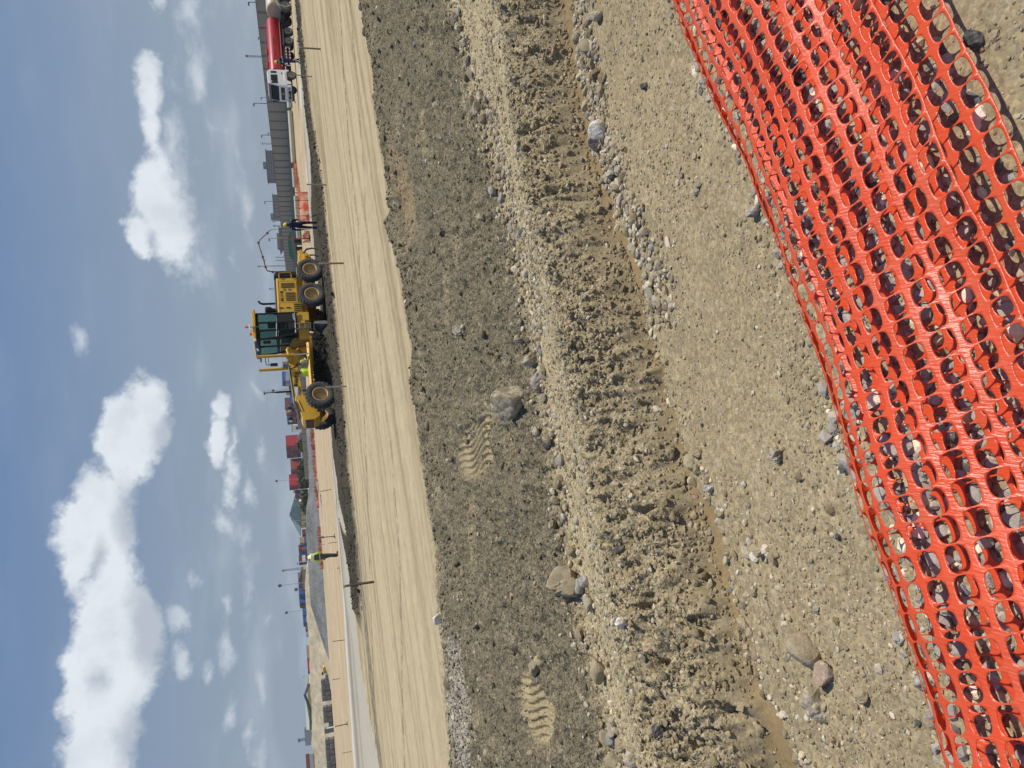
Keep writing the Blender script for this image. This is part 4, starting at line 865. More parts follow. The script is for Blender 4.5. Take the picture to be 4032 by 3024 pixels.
    for s in (1, -1):
        cpart = MB().tube([(3.97, .62 * s, 3.38), (3.97, .62 * s, 1.72)], .075, 14).cyl((3.97, .62 * s, 3.36), (3.97, .62 * s, 3.41), .082).build('lift_cylinder', YEL, g, smooth=True)
        MB().cyl((3.97, .62 * s, 1.75), (3.95, .66 * s, 1.02), .035, n=10).build('rod', CHROME, cpart, smooth=True)
    m = MB().tube([(3.55, .5, 1.55), (3.75, -.1, 1.1), (3.9, -.5, .95)], .07, 10); m.build('side_shift_cylinder', YELD, g, smooth=True)
    m = MB()
    for s in (1, -1): m.tube([(6.35, .06 * s, .98), (4.9, .32 * s, 1.0), (3.3, .62 * s, 1.0)], .115, 4)
    m.box((4.1, 0, 1.0), (.2, 1.1, .18)).box((3.5, 0, 1.0), (.2, 1.3, .18)); m.build('drawbar', YEL, g, .02)
    m = MB().lathe([(.85, .82), (.85, .93), (.68, .93), (.68, .82)], (3.45, 0, 0), (0, 0, 1), 40, True).box((3.45, 0, .8), (1.5, .16, .1)).box((3.45, .0, .78), (.16, 1.5, .1)); m.build('blade_circle', YELD, g)
    a = R(32)                                        # blade set at an angle, the near end trailing
    bl = part_empty('moldboard', g, (3.75, 0, .02), (0, 0, a))
    pr = [(.20, .0), (.05, .10), (-.03, .25), (-.04, .42), (.03, .58), (.14, .68)]
    th = [(x - .035, z + .01) for x, z in reversed(pr)]
    MB().prism(pr + th, -1.85, 1.85).build('blade', STEEL, bl)
    for s in (1, -1): MB().prism([(.24, .0), (.24, .34), (.12, .70), (-.10, .62), (-.12, .1)], 1.85 * s - .02, 1.85 * s + .02).build('end_bit', STEEL, bl)
    MB().box((-.2, .8, .42), (.3, .14, .5)).box((-.2, -.8, .42), (.3, .14, .5)).build('blade_bracket', DGY, bl, .02)
    m = MB().cyl((4.75, -1.55, .6), (4.75, -1.55, 1.2), .14, n=12).cyl((4.75, -1.55, 1.1), (4.75, -1.55, 2.75), .05, n=10).cyl((4.75, -1.55, 2.75), (4.75, -1.55, 3.25), .024, n=8).cyl((4.75, -1.55, 3.25), (4.75, -1.55, 3.31), .10, .07, n=14).tube([(4.75, -1.5, 3.2), (4.72, -1.38, 3.05), (4.75, -1.5, 2.8)], .012, 5)
    m.build('guidance_mast', BLK, g, smooth=True)
    m = MB()
    for k, (y0, y1) in enumerate(((.2, .25), (.21, .3), (.2, .35))): m.tube([(4.45 + .05 * k, y0, 1.98), (4.5, y1, 1.75), (4.35 - .1 * k, .24, 1.55)], .015, 5)
    m.build('hose', CLOTHG, g)
    # lettering: on the near side the words run from the nose towards the cab
    by = .2; bang = -math.atan2(.26, 2.05)
    def lab(nm, body, size, mt, x, z, **kw):
        return text_part(nm, body, size, mt, g, (x, kw.pop('y', .196), z), (math.pi / 2, kw.pop('tilt', math.atan2(.26, 2.05)), math.pi), **kw)
    lab('lettering', 'SHANTUI', .245, LETTER, 5.50, 1.66, bold=.010, sx=.78)
    pl = MB().prism([(5.54, 1.80), (6.10, 1.73), (6.10, 1.55), (5.54, 1.62)], .192, .20).build('name_plate', WHITE, g)
    pl.location.y = .0
    text_part('lettering', 'C3 BUCKET R', .18, paint('plate_blue', (.03, .035, .10), .5), pl, (6.08, .204, 1.575), (math.pi / 2, math.atan2(.125, 1.0), math.pi), sx=.52, bold=.004)
    for body, mt, x in (('SG', LETTER, .74), ('18', LETTERR, .48), ('III', LETTER, .24)):
        text_part('lettering', body, .19, mt, g, (x, .568, 2.06), (math.pi / 2, 0, math.pi), shear=.2, bold=.006)
    return g
GRADER_O = build_grader()
# gravel carried by the blade, its colour darkened to stand in for shadow
def blade_gravel():
    left = np.array([-math.sin(GA), math.cos(GA)]); hd = np.array([math.cos(GA), math.sin(GA)]); c = np.array(GRADER_O.location[:2])
    n = 2500; t = rng.uniform(-1, 1, n); k = np.abs(rng.normal(0, .38, n))
    u = 3.95 - t * 1.75 * math.sin(R(32)) + k; v = t * 1.75 * math.cos(R(32))
    xy = c + u[:, None] * hd + v[:, None] * left
    s = np.exp(rng.normal(-3.3, .45, n)); o = scatter('aggregate', xy, s, np.clip(C_WIND * .6 * rng.uniform(.6, 1.3, (n, 1)), .015, .3), sub=1, sink=.2)
    zz = np.empty(len(o.data.vertices) * 3, np.float32); o.data.vertices.foreach_get('co', zz); zz = zz.reshape(-1, 3)
    lift = np.repeat((.38 * np.exp(-(k / .35) ** 2) * rng.uniform(.0, 1.0, n)), 1)
    # lift each stone onto the little heap in front of the blade
    uu = (zz[:, :2] - c) @ hd; vv = (zz[:, :2] - c) @ left; kk = uu - (3.95 - vv * math.tan(R(32)))
    zz[:, 2] += .34 * np.exp(-(kk / .42) ** 2) * sstep(1.9, 1.5, np.abs(vv)) ; o.data.vertices.foreach_set('co', zz.ravel())
blade_gravel()

# ---- red water truck with a white cab
def striped(name, c1, c2, step):
    m, nt, b = mat_new(name); L = nt.links.new; tc = node(nt, 'ShaderNodeTexCoord'); sp = node(nt, 'ShaderNodeSeparateXYZ'); L(tc.outputs['Object'], sp.inputs[0])
    k = math_n(nt, 'GREATER_THAN', math_n(nt, 'FRACT', math_n(nt, 'DIVIDE', sp.outputs[0], step)), .5); L(mixc(nt, k, c1, c2), b.inputs['Base Color']); b.inputs['Roughness'].default_value = .5; return m
TRIM = paint('truck_rim', (.32, .33, .33), .5, dirt=.4)
def build_truck():
    ha = R(180 + 21); left = np.array([-math.sin(ha), math.cos(ha)])
    c = G(1155, 143, .1)[:2] - 1.0 * left
    t = thing('water_truck', 'red water tanker truck with a white cab facing the camera', 'truck', (c[0], c[1], .09), ha)
    for x in (-.68, .68):
        for s in (1, -1): wheel(t, (x, 1.02 * s, .52), .52, .52, .29, False, TRIM, s, dish=.22)
    for s in (1, -1): wheel(t, (5.4, 1.08 * s, .52), .52, .31, .29, False, TRIM, s, dish=.10)
    MB().box((1.9, .42, .85), (9.2, .12, .26)).box((1.9, -.42, .85), (9.2, .12, .26)).box((0, 0, .6), (1.6, 1.7, .3)).box((2.7, 0, .75), (1.5, 1.9, .5)).box((-2.0, 0, .7), (.5, 1.6, .4)).box((5.4, 0, .55), (.2, 1.9, .2)).build('chassis', BLK, t, .02)
    rings = []
    for x, k in ((-2.80, .80), (-2.77, .9), (-2.65, .985), (-2.5, 1.0), (4.45, 1.0), (4.6, .985), (4.71, .9), (4.75, .80)):
        rings.append([(x, 1.22 * k * math.copysign(abs(math.cos(a)) ** .85, math.cos(a)), 1.98 + .76 * k * math.copysign(abs(math.sin(a)) ** .9, math.sin(a))) for a in np.linspace(0, 2 * math.pi, 40, endpoint=False)])
    MB().loft(rings).build('tank', REDP, t, smooth=True)
    for s in (1, -1): MB().box((.95, 1.20 * s, 1.40), (6.9, .10, .10)).tube([(-2.4, 1.24 * s, 1.36), (4.4, 1.24 * s, 1.36)], .03, 6).build('side_rail', REDD, t, .02)
    MB().box((.95, 0, 1.2), (6.9, 1.5, .2)).build('tank_cradle', BLK, t)
    m = MB(); ys = .55
    m.tube([(-2.3, ys, 2.95), (4.4, ys, 2.95)], .02, 6).tube([(-2.3, -ys, 2.95), (4.4, -ys, 2.95)], .02, 6)
    for x in np.linspace(-2.3, 4.4, 12): m.tube([(x, ys, 2.62), (x, ys, 2.95)], .015, 5).tube([(x, -ys, 2.62), (x, -ys, 2.95)], .015, 5)
    for x in (-2.1, -1.8, -1.5): m.tube([(x, ys, 2.95), (x, ys - .25, 3.05), (x, -ys, 2.95)], .015, 5)
    m.build('walkway_rail', REDD, t)
    for x in (1.6, 3.3): MB().box((x, .30, 2.78), (.55, .4, .22)).build('hatch', REDP, t, .04)
    t.scale = (.87, .87, .88)
    # text on the tank side, faded
    tt = text_part('lettering', 'O SHAVO RENT', .40, paint('faded_letters', (.20, .03, .045), .55, dirt=.5, dirtcol=(.35, .03, .04)), t, (3.5, 1.215, 1.88), (math.pi / 2, 0, math.pi), extrude=.012, sx=1.12)
    MB().prism([(-1.5, 1.0), (-1.35, 1.16), (1.35, 1.16), (1.5, .95), (1.45, .95), (1.3, 1.11), (-1.3, 1.11), (-1.45, .95)], .75, 1.32).build('mudguard', DGY, t)
    ST = striped('red_white_stripes', (.72, .70, .66), (.26, .025, .03), .42)
    for s in (1, -1):
        for z in (.52, .88): MB().box((2.85, 1.16 * s, z), (2.5, .05, .12)).build('side_guard', ST, t, .01)
        MB().box((1.58, 1.15 * s, .7), (.06, .06, .5)).box((4.12, 1.15 * s, .7), (.06, .06, .5)).build('guard_post', WHITE, t)
    MB().box((-2.9, 0, .62), (.12, 2.2, .14)).box((-2.8, .9, .8), (.2, .16, .5)).build('rear_bumper', DGY, t)
    MB().box((-2.95, .85, .62), (.04, .34, .12)).build('tail_light', WHITE, t)
    # cab
    cab = MB().prism([(3.85, .95), (3.85, 2.72), (4.1, 2.98), (5.35, 2.96), (5.72, 2.78), (5.98, 1.9), (6.02, 1.0)], -1.22, 1.22).build('cab', WHITE, t, .07); cab.location.x = .92
    MB().prism([(5.70, 2.66), (5.95, 1.88), (6.02, 1.88), (5.795, 2.66)], -1.08, 1.08).build('windscreen', GLASSD, cab)
    MB().prism([(5.62, 2.78), (5.60, 2.92), (6.05, 2.80), (6.08, 2.70)], -1.12, 1.12).build('sun_visor', paint('visor_smoke', (.05, .045, .04), .3), cab, .01)
    MB().box((5.995, 0, 1.48), (.05, 1.9, .40)).build('grille', BLK, cab, .02)
    MB().lathe([(.12, 0), (.15, .015), (.12, .03)], (6.03, 0, 1.5), (1, 0, 0), 20).box((6.04, 0, 1.5), (.02, .03, .24)).build('emblem', CHROME, cab)
    MB().box((6.02, 0, .80), (.26, 2.42, .42)).build('bumper', WHITE, cab, .05)
    MB().box((6.16, 0, .80), (.03, 1.25, .28)).build('lower_grille', BLK, cab, .01)
    for s in (1, -1): MB().box((6.155, .92 * s, .82), (.03, .40, .24)).build('headlight', GREYP, cab, .02)
    MB().box((6.185, -.05, .86), (.012, .42, .12)).build('number_plate', paint('plate_yellow', (.62, .42, .03), .5), cab)
    MB().box((6.03, 0, .45), (.2, 1.9, .24)).build('skid_plate', BLK, cab)
    for s in (1, -1):
        y = 1.225 * s
        MB().prism([(4.55, 1.95), (5.5, 1.95), (5.35, 2.62), (4.55, 2.62)], y - .008, y + .008).build('door_window', GLASSD, cab)
        MB().prism([(4.08, 2.02), (4.35, 2.02), (4.35, 2.6), (4.08, 2.6)], y - .008, y + .008).build('rear_side_window', GLASSD, cab)
        MB().box((4.5, y, 1.45), (.03, .02, .10)).box((4.35, y, 1.5), (.2, .02, .09)).build('door_handle', BLK, cab)
        for z in (1.0, 2.0): pass
        MB().prism([(3.9, .78), (3.9, 1.12), (4.15, 1.28), (5.3, 1.28), (5.55, 1.0), (5.8, .95), (5.8, .6), (5.5, .62), (5.35, .95), (5.1, 1.14), (4.4, 1.14), (4.15, .98), (4.1, .78)], y - .05, y + .06).build('wheel_arch', WHITE, cab, .02)
        MB().box((5.75, 1.42 * s, 2.25), (.12, .22, .62)).build('mirror', BLK, cab, .03)
        MB().tube([(5.7, 1.2 * s, 2.6), (5.75, 1.42 * s, 2.62), (5.75, 1.42 * s, 1.9), (5.7, 1.2 * s, 1.85)], .018, 5).build('mirror_arm', BLK, cab)
    MB().tube([(4.82, .9, 1.2), (4.82, .9, 2.6)], .07, 8).build('intake_pipe', BLK, t)
    for y in (.5, -.2): MB().box((4.9, y, 3.02), (.12, .3, .10)).build('roof_light', REDD, cab, .03)
    MB().tube([(6.65, -1.2, .55), (6.9, -1.25, .3), (7.0, -1.3, .25)], .04, 6).build('step', GREYP, t)
    return t
build_truck()

# ---- beige tanker at the edge of the picture, standing in front of the red one
def build_beige():
    ha = R(180 + 21); left = np.array([-math.sin(ha), math.cos(ha)]); hd = np.array([math.cos(ha), math.sin(ha)])
    c = G(1146, 5, .1)[:2] - 1.0 * left
    t = thing('tanker_truck', 'beige tanker truck only partly in view behind the red water truck', 'truck', (c[0], c[1], .09), ha)
    BEI = paint('beige_paint', (.52, .46, .34), .5, dirt=.4, dirtcol=(.40, .34, .24))
    for x in (-.68, .68, -4.4):
        for s in (1, -1): wheel(t, (x - .0, 1.0 * s, .68), .68, .5, .35, False, TRIM, s, dish=.2)
    rings = []
    for x, k in ((-7.0, .85), (-6.8, 1.0), (.10, 1.0), (.28, .97), (.36, .9)):
        rings.append([(x, 1.22 * k * math.cos(a), 1.86 + .86 * k * math.sin(a)) for a in np.linspace(0, 2 * math.pi, 36, endpoint=False)])
    MB().loft(rings).build('tank', BEI, t, smooth=True)
    MB().lathe([(.8, -.22), (.93, -.22), (.93, .30), (.86, .30), (.86, -.1)], (-.0, 1.0, .70), (0, 1, 0), 40).build('wheel_arch', BEI, t, smooth=True)
    MB().box((-2.5, 0, .95), (8.6, .9, .3)).box((.2, 0, 1.0), (.8, 1.9, .4)).box((0, 0, .6), (1.6, 1.5, .4)).box((.9, 0, .8), (.6, 1.2, .3)).build('chassis', BLK, t, .02)
    t.scale = (.85, .85, .85)
    text_part('lettering', 'FL', .42, paint('faded_red', (.42, .12, .08), .6), t, (-.9, 1.235, 1.8), (math.pi / 2, 0, math.pi), extrude=.02)
    return t
build_beige()
# ------------------------------------------------------------------ people
NAVY = paint('coverall_navy', (.022, .028, .085), .85, dirt=.35, dirtcol=(.09, .085, .09), scale=6, spec=.2)
SKIN = paint('skin', (.085, .042, .025), .6, dirt=.1)
BOOT = paint('boots', (.02, .018, .016), .7, dirt=.5, dirtcol=(.2, .16, .11))
HIVIS = paint('hi_vis', (.55, .75, .03), .7, dirt=.1, spec=.2)
REFL = paint('reflective_band', (.62, .68, .50), .5, dirt=.2)
CHAR = paint('charcoal_cloth', (.085, .085, .085), .9, dirt=.4, dirtcol=(.16, .14, .11), scale=6, spec=.2)
HATY = paint('helmet_yellow', (.75, .62, .03), .3, dirt=.08)
HATW = paint('helmet_white', (.80, .82, .80), .3, dirt=.05)
HATC = paint('hat_cream', (.80, .80, .52), .8, dirt=.05)
BLUEC = paint('dark_blue', (.02, .06, .14), .5)
GREYC = paint('grey_cloth', (.22, .21, .19), .9, dirt=.3)
JOINTS = {'pelvis': (0, 0, .95), 'spine': (0, 0, 1.14), 'chest': (.0, 0, 1.36), 'neck': (.0, 0, 1.49), 'chin': (.035, 0, 1.56), 'skull': (.02, 0, 1.66), 'crown': (.015, 0, 1.73), 'nose': (.125, 0, 1.615)}
for s, q in ((1, 'L'), (-1, 'R')):
    JOINTS.update({'hip' + q: (0, .10 * s, .90), 'knee' + q: (.02, .11 * s, .50), 'ank' + q: (-.01, .11 * s, .09), 'toe' + q: (.17, .13 * s, .04), 'sho' + q: (0, .185 * s, 1.41), 'elb' + q: (-.03, .245 * s, 1.13), 'wri' + q: (.05, .265 * s, .89), 'pal' + q: (.075, .268 * s, .82)})
EDG = [('pelvis', 'spine'), ('spine', 'chest'), ('chest', 'neck'), ('neck', 'chin'), ('chin', 'skull'), ('skull', 'crown'), ('chin', 'nose')]
RAD = {'pelvis': (.155, .115), 'spine': (.145, .105), 'chest': (.165, .12), 'neck': (.06, .06), 'chin': (.07, .075), 'skull': (.08, .098), 'crown': (.05, .06), 'nose': (.015, .012)}
for q in 'LR':
    EDG += [('pelvis', 'hip' + q), ('hip' + q, 'knee' + q), ('knee' + q, 'ank' + q), ('ank' + q, 'toe' + q), ('chest', 'sho' + q), ('sho' + q, 'elb' + q), ('elb' + q, 'wri' + q), ('wri' + q, 'pal' + q)]
    RAD.update({'hip' + q: (.105, .105), 'knee' + q: (.075, .075), 'ank' + q: (.062, .062), 'toe' + q: (.045, .04), 'sho' + q: (.075, .075), 'elb' + q: (.058, .058), 'wri' + q: (.036, .036), 'pal' + q: (.034, .022)})
def person(label, loc, rz, pose, torso, legs, arms, head=SKIN, scale=1.0, cat='person'):
    J = {k: np.array(v, float) for k, v in JOINTS.items()}
    for k, v in pose.items(): J[k] = np.array(v, float)
    names = list(J); E = list(EDG); rad = dict(RAD)
    for q in 'LR':                                   # a thumb and four unequal fingers on each palm
        p, w = J['pal' + q], J['wri' + q]; d = (p - w) / np.linalg.norm(p - w); s = 1 if q == 'L' else -1
        sd = np.cross(d, [0, s, 0]); sd = sd / (np.linalg.norm(sd) + 1e-6)
        for i, (off, ln) in enumerate(((-.030, .065), (-.010, .082), (.010, .078), (.030, .058))):
            a = p + sd * off + d * .035; b = a + d * ln * .6 + np.array([0, -s * .012, 0]); c = b + d * ln * .4 + np.array([0, -s * .02, 0])
            for nm, pt in (('a', a), ('b', b), ('c', c)): J[f'f{q}{i}{nm}'] = pt; rad[f'f{q}{i}{nm}'] = (.0095, .0095)
            E += [('pal' + q, f'f{q}{i}a'), (f'f{q}{i}a', f'f{q}{i}b'), (f'f{q}{i}b', f'f{q}{i}c')]
        a = p - d * .02 - sd * .045; b = a + d * .05 - sd * .015
        J['t%sa' % q] = a; J['t%sb' % q] = b; rad['t%sa' % q] = rad['t%sb' % q] = (.011, .011); E += [('pal' + q, 't%sa' % q), ('t%sa' % q, 't%sb' % q)]
    names = list(J); idx = {k: i for i, k in enumerate(names)}
    me = bpy.data.meshes.new('person'); me.from_pydata([J[k].tolist() for k in names], [(idx[a], idx[b]) for a, b in E], []); me.update()
    o = bpy.data.objects.new('person', me); COL.objects.link(o)
    md = o.modifiers.new('skin', 'SKIN'); md.use_smooth_shade = True
    if not me.skin_vertices: 
        bm = bmesh.new(); bm.from_mesh(me); bm.verts.layers.skin.verify(); bm.to_mesh(me); bm.free()
    for k, i in idx.items():
        sv = me.skin_vertices[0].data[i]; sv.radius = rad[k]; sv.use_root = (k == 'pelvis')
    ss = o.modifiers.new('sub', 'SUBSURF'); ss.levels = 1; ss.render_levels = 1
    dg = bpy.context.evaluated_depsgraph_get(); m2 = bpy.data.meshes.new_from_object(o.evaluated_get(dg)); bpy.data.objects.remove(o); m2.name = 'person'
    m2.materials.clear()
    for q in (torso, legs, arms, head, BOOT): m2.materials.append(q)
    P = np.array([J[k] for k in names]); part = []
    for k in names:
        part.append(3 if k in ('chin', 'skull', 'crown', 'nose', 'neck') or k[0] in 'ft' and k[1] in 'LR' or k[:3] == 'pal' else 4 if k[:3] in ('ank', 'toe') and k[:3] == 'toe' else 1 if k[:3] in ('hip', 'kne', 'ank') or k == 'pelvis' else 2 if k[:3] in ('sho', 'elb', 'wri') else 0)
    A = np.array([idx[a] for a, b in E]); B = np.array([idx[b] for a, b in E]); pa = P[A]; ab = P[B] - pa; l2 = (ab ** 2).sum(1)
    for p in m2.polygons:
        c = np.array(p.center); t = np.clip(((c - pa) * ab).sum(1) / l2, 0, 1); d = np.linalg.norm(pa + ab * t[:, None] - c, axis=1); e = int(np.argmin(d))
        p.material_index = part[B[e]] if t[e] > .35 else part[A[e]]; p.use_smooth = True
    g = bpy.data.objects.new('person', m2); COL.objects.link(g); g.location = tuple(float(q) for q in loc); g.rotation_euler = (0, 0, rz); g.scale = (scale,) * 3
    tag(g, label, cat); g['_j'] = 0
    del g['_j']
    return g, J
def helmet(par, J, mat, brim=.03):
    c = J['skull']; m = MB().lathe([(.125 + brim, -.012), (.128, .0), (.125, .05), (.105, .10), (.06, .135), (.001, .145)], (c[0], c[1], c[2] + .005), (0, 0, 1), 24).ell((c[0] + .10, c[1], c[2] + .0), (.075, .085, .012), 12, 4)
    return m.build('helmet', mat, par, smooth=True)
def band(par, c, rx, ry, h, mat, name='reflective_band'):
    return MB().lathe([(1.0, -h / 2), (1.0, h / 2)], (0, 0, 0), (0, 0, 1), 20).build(name, mat, par, smooth=True, loc=tuple(c)) if False else _band(par, c, rx, ry, h, mat, name)
def _band(par, c, rx, ry, h, mat, name):
    t = np.linspace(0, 2 * math.pi, 24, endpoint=False); r1 = [(c[0] + rx * math.cos(a), c[1] + ry * math.sin(a), c[2] - h / 2) for a in t]; r2 = [(x, y, z + h) for x, y, z in r1]
    return MB().loft([r1, r2], cap=False).build(name, mat, par, smooth=True)
def vest(par, J, mat, stripe=None):
    ch = J['chest']; pv = J['pelvis']; rings = []
    for k, (t, rx, ry) in enumerate(((-.05, .15, .19), (.25, .14, .185), (.6, .145, .20), (.95, .13, .215), (1.1, .10, .17))):
        c = pv + (ch - pv) * t; rings.append([(c[0] + rx * math.cos(a), c[1] + ry * math.sin(a), c[2]) for a in np.linspace(0, 2 * math.pi, 20, endpoint=False)])
    v = MB().loft(rings, cap=False).build('vest', mat, par, smooth=True)
    return v
def stand(px, py, z): return G(px, py, z)
# by the water truck: walking, navy coverall, yellow helmet, grey scarf
w = G(1183, 240, .1)
p, J = person('person in navy coverall with yellow helmet walking past the red water truck', (w[0], w[1], H1(w[0], w[1])), R(195),
    {'hipL': (.0, .1, .9), 'kneeL': (.20, .11, .52), 'ankL': (.14, .11, .12), 'toeL': (.32, .12, .07), 'kneeR': (-.02, -.11, .49), 'ankR': (-.25, -.11, .12), 'toeR': (-.10, -.12, .04), 'chest': (.08, 0, 1.35), 'neck': (.12, 0, 1.47), 'chin': (.18, 0, 1.53), 'skull': (.18, 0, 1.63), 'crown': (.18, 0, 1.70), 'nose': (.28, 0, 1.58), 'shoL': (.08, .19, 1.40), 'shoR': (.08, -.19, 1.40), 'elbL': (-.08, .26, 1.15), 'wriL': (.05, .28, .95), 'palL': (.09, .28, .89), 'elbR': (.15, -.26, 1.13), 'wriR': (.32, -.24, 1.0), 'palR': (.38, -.235, .96)}, NAVY, NAVY, NAVY)
helmet(p, J, HATY)
MB().ell((.15, 0, 1.47), (.12, .13, .10), 14, 8).build('scarf', GREYC, p, smooth=True)
_band(p, (.045, 0, 1.22), .135, .175, .05, REFL, 'reflective_band')
for k, c in (('kneeL', (.16, .11, .30)), ('kneeR', (-.15, -.11, .30))): _band(p, c, .082, .082, .05, REFL, 'reflective_band')
_band(p, (-.02, .235, 1.26), .08, .08, .05, REFL, 'reflective_band')
# by the windrow, back turned, shovel at the leg
w = G(1252, 885, .14)
p, J = person('person in navy coverall and yellow helmet standing by the dark windrow holding a shovel', (w[0], w[1], H1(w[0], w[1])), R(70),
    {'kneeL': (.03, .14, .5), 'ankL': (.0, .16, .09), 'kneeR': (.03, -.12, .5), 'skull': (.045, 0, 1.655), 'elbR': (.12, -.27, 1.15), 'wriR': (.28, -.22, .98), 'palR': (.33, -.20, .93), 'elbL': (.04, .27, 1.14)}, NAVY, NAVY, NAVY)
helmet(p, J, HATY)
for y in (.19, -.19): _band(p, (-.0, y * 1.0, 1.40), .09, .085, .04, REFL, 'reflective_band')
_band(p, (.02, .15, .30), .082, .082, .05, REFL, 'reflective_band')
sh = MB(); b0 = np.array([w[0] + .35, w[1] - .30, H1(w[0], w[1])])
s_ = thing('shovel', 'green bladed shovel held low by the person at the windrow', 'shovel', b0)
MB().tube([(0, 0, .35), (-.25, .05, 1.1)], .018, 8).build('handle', paint('wood_handle', (.4, .3, .18), .7), s_)
MB().loft([[(-.02, -.02, .36), (.02, -.02, .36), (.02, .02, .36), (-.02, .02, .36)], [(.02, -.11, .28), (.06, -.11, .28), (.06, .11, .28), (.02, .11, .28)], [(.12, -.09, .02), (.13, -.09, .02), (.13, .09, .02), (.12, .09, .02)]]).build('blade', paint('green_blade', (.05, .22, .15), .5), s_)
# out on the far sand, seen from behind
w = G(1333, 2183, .08)
p, J = person('person seen from behind in dark vest with lime sleeves and wide cream hat', (w[0], w[1], H1(w[0], w[1])), R(60),
    {'kneeL': (.06, .09, .50), 'ankL': (-.05, .07, .09), 'toeL': (.12, .09, .04), 'kneeR': (-.01, -.09, .5), 'ankR': (-.06, -.07, .09), 'elbL': (-.02, .29, 1.16), 'wriL': (.04, .30, .93), 'palL': (.06, .30, .86), 'elbR': (.02, -.30, 1.2), 'wriR': (.18, -.20, 1.02), 'palR': (.24, -.16, 1.0)}, CHAR, CHAR, HIVIS, scale=1.03)
c = J['skull']; MB().lathe([(.24, -.06), (.235, -.03), (.15, .02), (.135, .08), (.09, .13), (.001, .15)], tuple(c), (0, 0, 1), 28).build('sun_hat', HATC, p, smooth=True)
MB().lathe([(.20, -.22), (.24, -.06), (.23, -.055), (.15, .02)], tuple(c), (0, 0, 1), 24).build('neck_flap', HATC, p, smooth=True)
MB().ell((c[0] - .17, c[1], c[2] + .0), (.05, .055, .075), 12, 8).build('hat_badge', BLUEC, p, smooth=True)
vest(p, J, CHAR); _band(p, (0, 0, 1.10), .155, .195, .045, REFL, 'reflective_band')
# three behind the grader
for (px, hat, lab, rz) in ((1362, HATY, 'person in lime vest half hidden behind the grader gooseneck', 200), (1428, HATW, 'person with white helmet seen under the grader beam beside the lift cylinder', 260), (1461, HATW, 'person with white helmet and lime vest under the lettering of the grader beam', 280)):
    w = G(1276, px, .1)
    p, J = person(lab, (w[0], w[1], H1(w[0], w[1])), R(rz), {}, HIVIS if px != 1428 else CHAR, CHAR, HIVIS)
    helmet(p, J, hat); vest(p, J, HIVIS if px != 1428 else GREYC)
# ------------------------------------------------------------------ stakes, wall, pipes, barriers
WOOD = paint('stake_wood', (.24, .18, .115), .85, dirt=.5, dirtcol=(.10, .08, .06), scale=10)
CONC = paint('wall_concrete', (.33, .32, .275), .9, dirt=.5, dirtcol=(.24, .24, .22), scale=.35, spec=.2)
CONCD = paint('wall_post', (.20, .20, .185), .9, dirt=.4, dirtcol=(.15, .15, .14), scale=.5, spec=.2)
PLINTH = paint('wall_plinth', (.30, .275, .19), .9, dirt=.5, dirtcol=(.22, .21, .15), scale=.5, spec=.2)
PIPE = paint('pipe_beige', (.52, .50, .37), .5, dirt=.5, dirtcol=(.36, .31, .2), scale=.8)
def stake(top, base, z, rad, label, mat=WOOD, foot=False, n=4, group=None):
    b = G(base[0], base[1], z); b[2] = H1(b[0], b[1]) if np.hypot(b[0], b[1]) < 68 else z
    b = G(base[0], base[1], b[2]); t = AT(top[0], top[1], b[1])
    o = thing('survey_stake', label, 'stake', b, 0, 'survey stakes')
    v = t - b
    MB().tube([(0, 0, -.12), tuple(v * .5 + np.array([.004, .002, 0])), tuple(v)], [rad, rad * .95, rad * .9], n).build('stake_shaft', mat, o)
    MB().cyl(tuple(v * .93), tuple(v * 1.0), rad * 1.12, n=n).build('stake_head', paint('stake_end', (.30, .24, .17), .8), o)
    if foot:
        for a in (0, 2.1, 4.2): MB().tube([(0, 0, .12), (.20 * math.cos(a), .20 * math.sin(a), .0)], .02, 5).build('foot', mat, o)
    return o, v
DARKW = paint('stake_dark', (.075, .055, .042), .85, dirt=.3)
stake((1177, 188), (1262, 193), .1, .036, 'thick wooden stake in front of the water truck guards')
stake((1167, 295), (1229, 303), .1, .028, 'slim wooden stake in front of the truck wheel by the white cab', STEEL)
stake((1208, 726), (1273, 728), .1, .030, 'grey stake at the near edge of the windrow above the orange barrier', STEEL)
stake((1255, 1039), (1353, 1036), .1, .032, 'tall pale wooden stake below the rear wheel of the grader')
stake((1282, 1525), (1350, 1522), .1, .026, 'dark grey stake overlapping the front wheel of the grader', STEEL)
stake((1261, 1935), (1304, 1927), .1, .03, 'thin stake on the far sand by the end of the gravel heap')
o, v = stake((1254, 2117), (1320, 2112), .1, .03, 'splay-footed post with a grey rag near the person in the cream hat', DARKW, True)
MB().box(tuple(v * .86), (.14, .07, .42)).build('rag', paint('rag_grey', (.30, .24, .26), .9), o, .02)
stake((1293, 2139), (1329, 2135), .1, .022, 'short stake just right of the person in the cream hat')
stake((1267, 2145), (1278, 2144), .1, .03, 'tiny stub in front of the far orange barrier')
stake((1352, 2309), (1473, 2291), .1, .034, 'thick dark brown post left of the windrow', DARKW)
stake((1327, 2238), (1335, 2236), .1, .03, 'tiny stub left of the person in the cream hat')
stake((1308, 2526), (1357, 2520), .1, .022, 'thin stake on the far sand below the sand mound', DARKW)
stake((1308, 2677), (1337, 2672), .1, .03, 'short leaning stake below the wrapped pallets', DARKW)
o, v = stake((1287, 2868), (1370, 2850), .1, .035, 'white-topped post on a flat foot before the wrapped pallets', DARKW, True)
MB().tube([tuple(v * .62), tuple(v * 1.02)], .045, 6).build('white_sleeve', WHITE, o)
stake((1345, 2966), (1385, 2959), .1, .022, 'thin leaning stake near the end of the pallet row')

